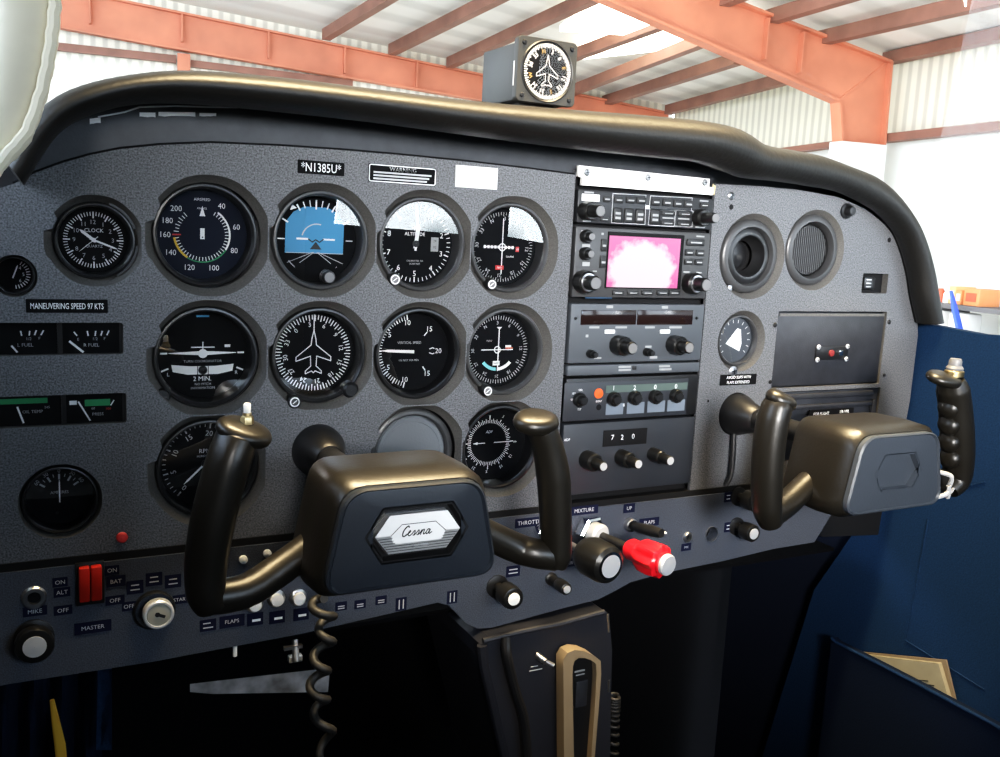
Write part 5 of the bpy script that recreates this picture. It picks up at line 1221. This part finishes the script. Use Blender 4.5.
# bright roof light
q = [pxroof(*v) for v in ((588, 10), (742, 22), (722, 40), (560, 30))]
b = mb('h_light'); b.loft([[(l, a, h-.02) for l, a, h in q], [(l, a, h+.08) for l, a, h in q]]); o = hangar_obj(b, 'roof_light', smooth=False); tag(o, 'blown-out bright roof light left of the big rafter', 'roof light')
q = [pxroof(*v) for v in ((585, 48), (700, 40), (690, 54), (575, 66))]
b = mb('h_light'); b.loft([[(l, a, h+.1) for l, a, h in q], [(l, a, h+.16) for l, a, h in q]]); o = hangar_obj(b, 'roof_light', smooth=False); tag(o, 'small bright roof panel below the main roof light', 'roof light')
# shelf with stock at right wall
def wpx(px, py, lat=9.6):
    d = ray(px, py); l, a, h = toH(CAM+d*(lat/d.dot(HB))); return a, h
t = wthing('wall_shelf', 'long dark shelf against the hangar wall at the right edge', 'shelf', O); t.rotation_euler = (0, 0, -HX)
aL, hL = wpx(920, 307); aR, hR = wpx(1000, 306); hS = (hL+hR)/2
b = mb('h_shelf'); b.box((9.75, (aL+aR)/2+.3, hS), (.6, abs(aL-aR)+2.2, .06)); b.build('board', t, smooth=False)
for k in range(4): b = mb('h_shelf'); b.box((9.75, aR-.5+k*1.35, (hS+FLOOR)/2), (.5, .06, hS-FLOOR)); b.build('leg', t, smooth=False)
items = [(938, 945, 287, 'red', 'small red can on the shelf beside the glareshield end'), (945, 952, 289, 'white', 'slim white bottle on the shelf'), (952, 960, 286, 'tan', 'tan carton on the shelf behind the blue strap'), (959, 966, 290, 'orange', 'narrow orange carton on the shelf'), (966, 986, 288, 'orange', 'wide orange crate on the shelf at the right edge')]
CC = dict(red=(.65, .12, .06), white=(.85, .82, .78), tan=(.75, .50, .22), orange=(.80, .30, .12), blue=(.06, .12, .65))
for k_, v in CC.items(): M['i_'+k_] = mat('stock_'+k_, v, .55)
for x0_, x1_, yt, c_, lab in items:
    a0_, h0 = wpx(x0_, yt); a1_, _ = wpx(x1_, yt); w_ = abs(a0_-a1_); ac = (a0_+a1_)/2; hb = hS+.03
    t = wthing('carton' if c_ in ('tan', 'orange') else 'can', lab, 'container', O); t.rotation_euler = (0, 0, -HX)
    b = mb('i_'+c_)
    if c_ in ('tan', 'orange'):
        b.box((9.72, ac, (hb+h0)/2), (.35, w_*.80, h0-hb), .01); b.build('body', t); b = mb('i_red' if w_ > .3 else 'i_white'); b.box((9.54, ac, (hb+h0)/2), (.01, w_*.5, (h0-hb)*.5)); b.build('label_patch', t)
    else:
        r_ = w_*.47; b.lathe([(r_, hb), (r_, h0-.06), (r_*.5, h0-.02), (r_*.5, h0)], (9.6, ac, 0), 20, True, True); b.build('body', t); b = mb('i_white'); b.lathe([(r_*.55, h0-.01), (r_*.5, h0+.03), (.001, h0+.035)], (9.6, ac, 0), 16); b.build('cap', t)
for x0_, x1_, y0_, y1_, lab in ((942, 951, 309, 330, 'white sheet hanging below the shelf'), (957, 973, 311, 331, 'large white bin below the shelf at right')):
    a0_, h0 = wpx(x0_, y0_); a1_, h1 = wpx(x1_, y1_); b = mb('i_white'); b.box((9.6, (a0_+a1_)/2, (hS-.06+FLOOR)/2), (.3, abs(a0_-a1_)*.9, hS-.08-FLOOR), .03); o = hangar_obj(b, 'storage_bin'); tag(o, lab, 'bin')
b = mb('i_blue'); p0, p1, p2 = wpx(951, 291, 9.3), wpx(955, 310, 9.3), wpx(962, 340, 9.3); b.tube([(9.3, *p0), (9.3, *p1), (9.3, *p2), (9.35, p2[0]-.5, FLOOR+.02)], [(.02, .02), (.05, .03), (.06, .03), (.06, .03)], 8); o = hangar_obj(b, 'broom_handle'); tag(o, 'bright blue pole leaning in front of the shelf', 'pole')

# ================================================================ LIGHT
W = bpy.data.worlds.new('sky'); SC.world = W; W.use_nodes = True; t_ = W.node_tree; bg = t_.nodes['Background']
tc = t_.nodes.new('ShaderNodeTexCoord'); sx_ = t_.nodes.new('ShaderNodeSeparateXYZ'); nz = t_.nodes.new('ShaderNodeTexNoise'); nz.inputs['Scale'].default_value = 7
ad = t_.nodes.new('ShaderNodeMath'); ad.operation = 'MULTIPLY_ADD'; ad.inputs[1].default_value = -.10
rp = t_.nodes.new('ShaderNodeValToRGB'); e = rp.color_ramp.elements; e[0].position = .41; e[0].color = (.05, .06, .05, 1); e[1].position = .437; e[1].color = (.88, .95, 1.0, 1)
e2 = e.new(.428); e2.color = (.04, .10, .13, 1); e3 = e.new(.8); e3.color = (.50, .70, 1.0, 1)
mm = t_.nodes.new('ShaderNodeMath'); mm.operation = 'MULTIPLY_ADD'; mm.inputs[1].default_value = .5; mm.inputs[2].default_value = .5
t_.links.new(tc.outputs['Generated'], sx_.inputs[0]); t_.links.new(tc.outputs['Generated'], nz.inputs['Vector']); t_.links.new(nz.outputs['Fac'], ad.inputs[0]); t_.links.new(sx_.outputs['Z'], mm.inputs[0]); t_.links.new(mm.outputs[0], ad.inputs[2]); t_.links.new(ad.outputs[0], rp.inputs['Fac'])
t_.links.new(rp.outputs['Color'], bg.inputs['Color']); bg.inputs['Strength'].default_value = 8.5
def area(name, loc, target, sx, sy, power, col):
    l = bpy.data.lights.new(name, 'AREA'); l.shape = 'RECTANGLE'; l.size = sx; l.size_y = sy; l.energy = power; l.color = col
    o = bpy.data.objects.new(name, l); COL.objects.link(o); o.location = loc; o.rotation_euler = (Vector(target)-Vector(loc)).to_track_quat('-Z', 'Y').to_euler(); return o
area('hangar_fill', H(2, 4, 3.2), H(5, 16, 1.6), 8, 4, 430, (1, .96, .88))  # unseen area lamp added to brighten the hangar interior
area('hangar_roof_bounce', H(4, 9, -1.2), H(4, 13, 3.2), 7, 5, 400, (1, .95, .86))
k = area('door_daylight', (-.25, -1.65, .26), (.58, 0, .09), .35, .30, 5.5, (1, .985, .96)); k.data.spread = rad(42)
k = area('rear_fill', (.55, -2.1, .30), (.25, 0, -.12), .5, .3, .9, (.62, .80, 1)); k.data.spread = rad(60)  # bluish fill lamp added inside the cabin behind the camera
k = area('headliner_bounce_fill', (.34, -.125, .47), (.34, -.135, -.2), .75, .07, 6.6, (1, .78, .46)); k.data.spread = rad(75)  # warm lamp added under the roof to light the yoke tops
# camera
cd = bpy.data.cameras.new('camera'); cd.sensor_width = 36; cd.lens = FPX/1000*36; cd.clip_start = .02; cd.clip_end = 200
co = bpy.data.objects.new('camera', cd); COL.objects.link(co)
mw = Matrix.Identity(4)
for i in range(3): mw[i][0], mw[i][1], mw[i][2], mw[i][3] = _r[i], _u[i], -_f[i], CAM[i]
co.matrix_world = mw; SC.camera = co
SC.view_settings.view_transform = 'Standard'; SC.view_settings.look = 'None'; SC.view_settings.exposure = 0.0
SC.view_settings.use_curve_mapping = True; cv = SC.view_settings.curve_mapping.curves[3]
for x_, y_ in ((.02, .0125), (.08, .068), (.25, .26), (.6, .66)): cv.points.new(x_, y_)
SC.view_settings.curve_mapping.update()
SC.cycles.max_bounces = 8; SC.cycles.transparent_max_bounces = 16
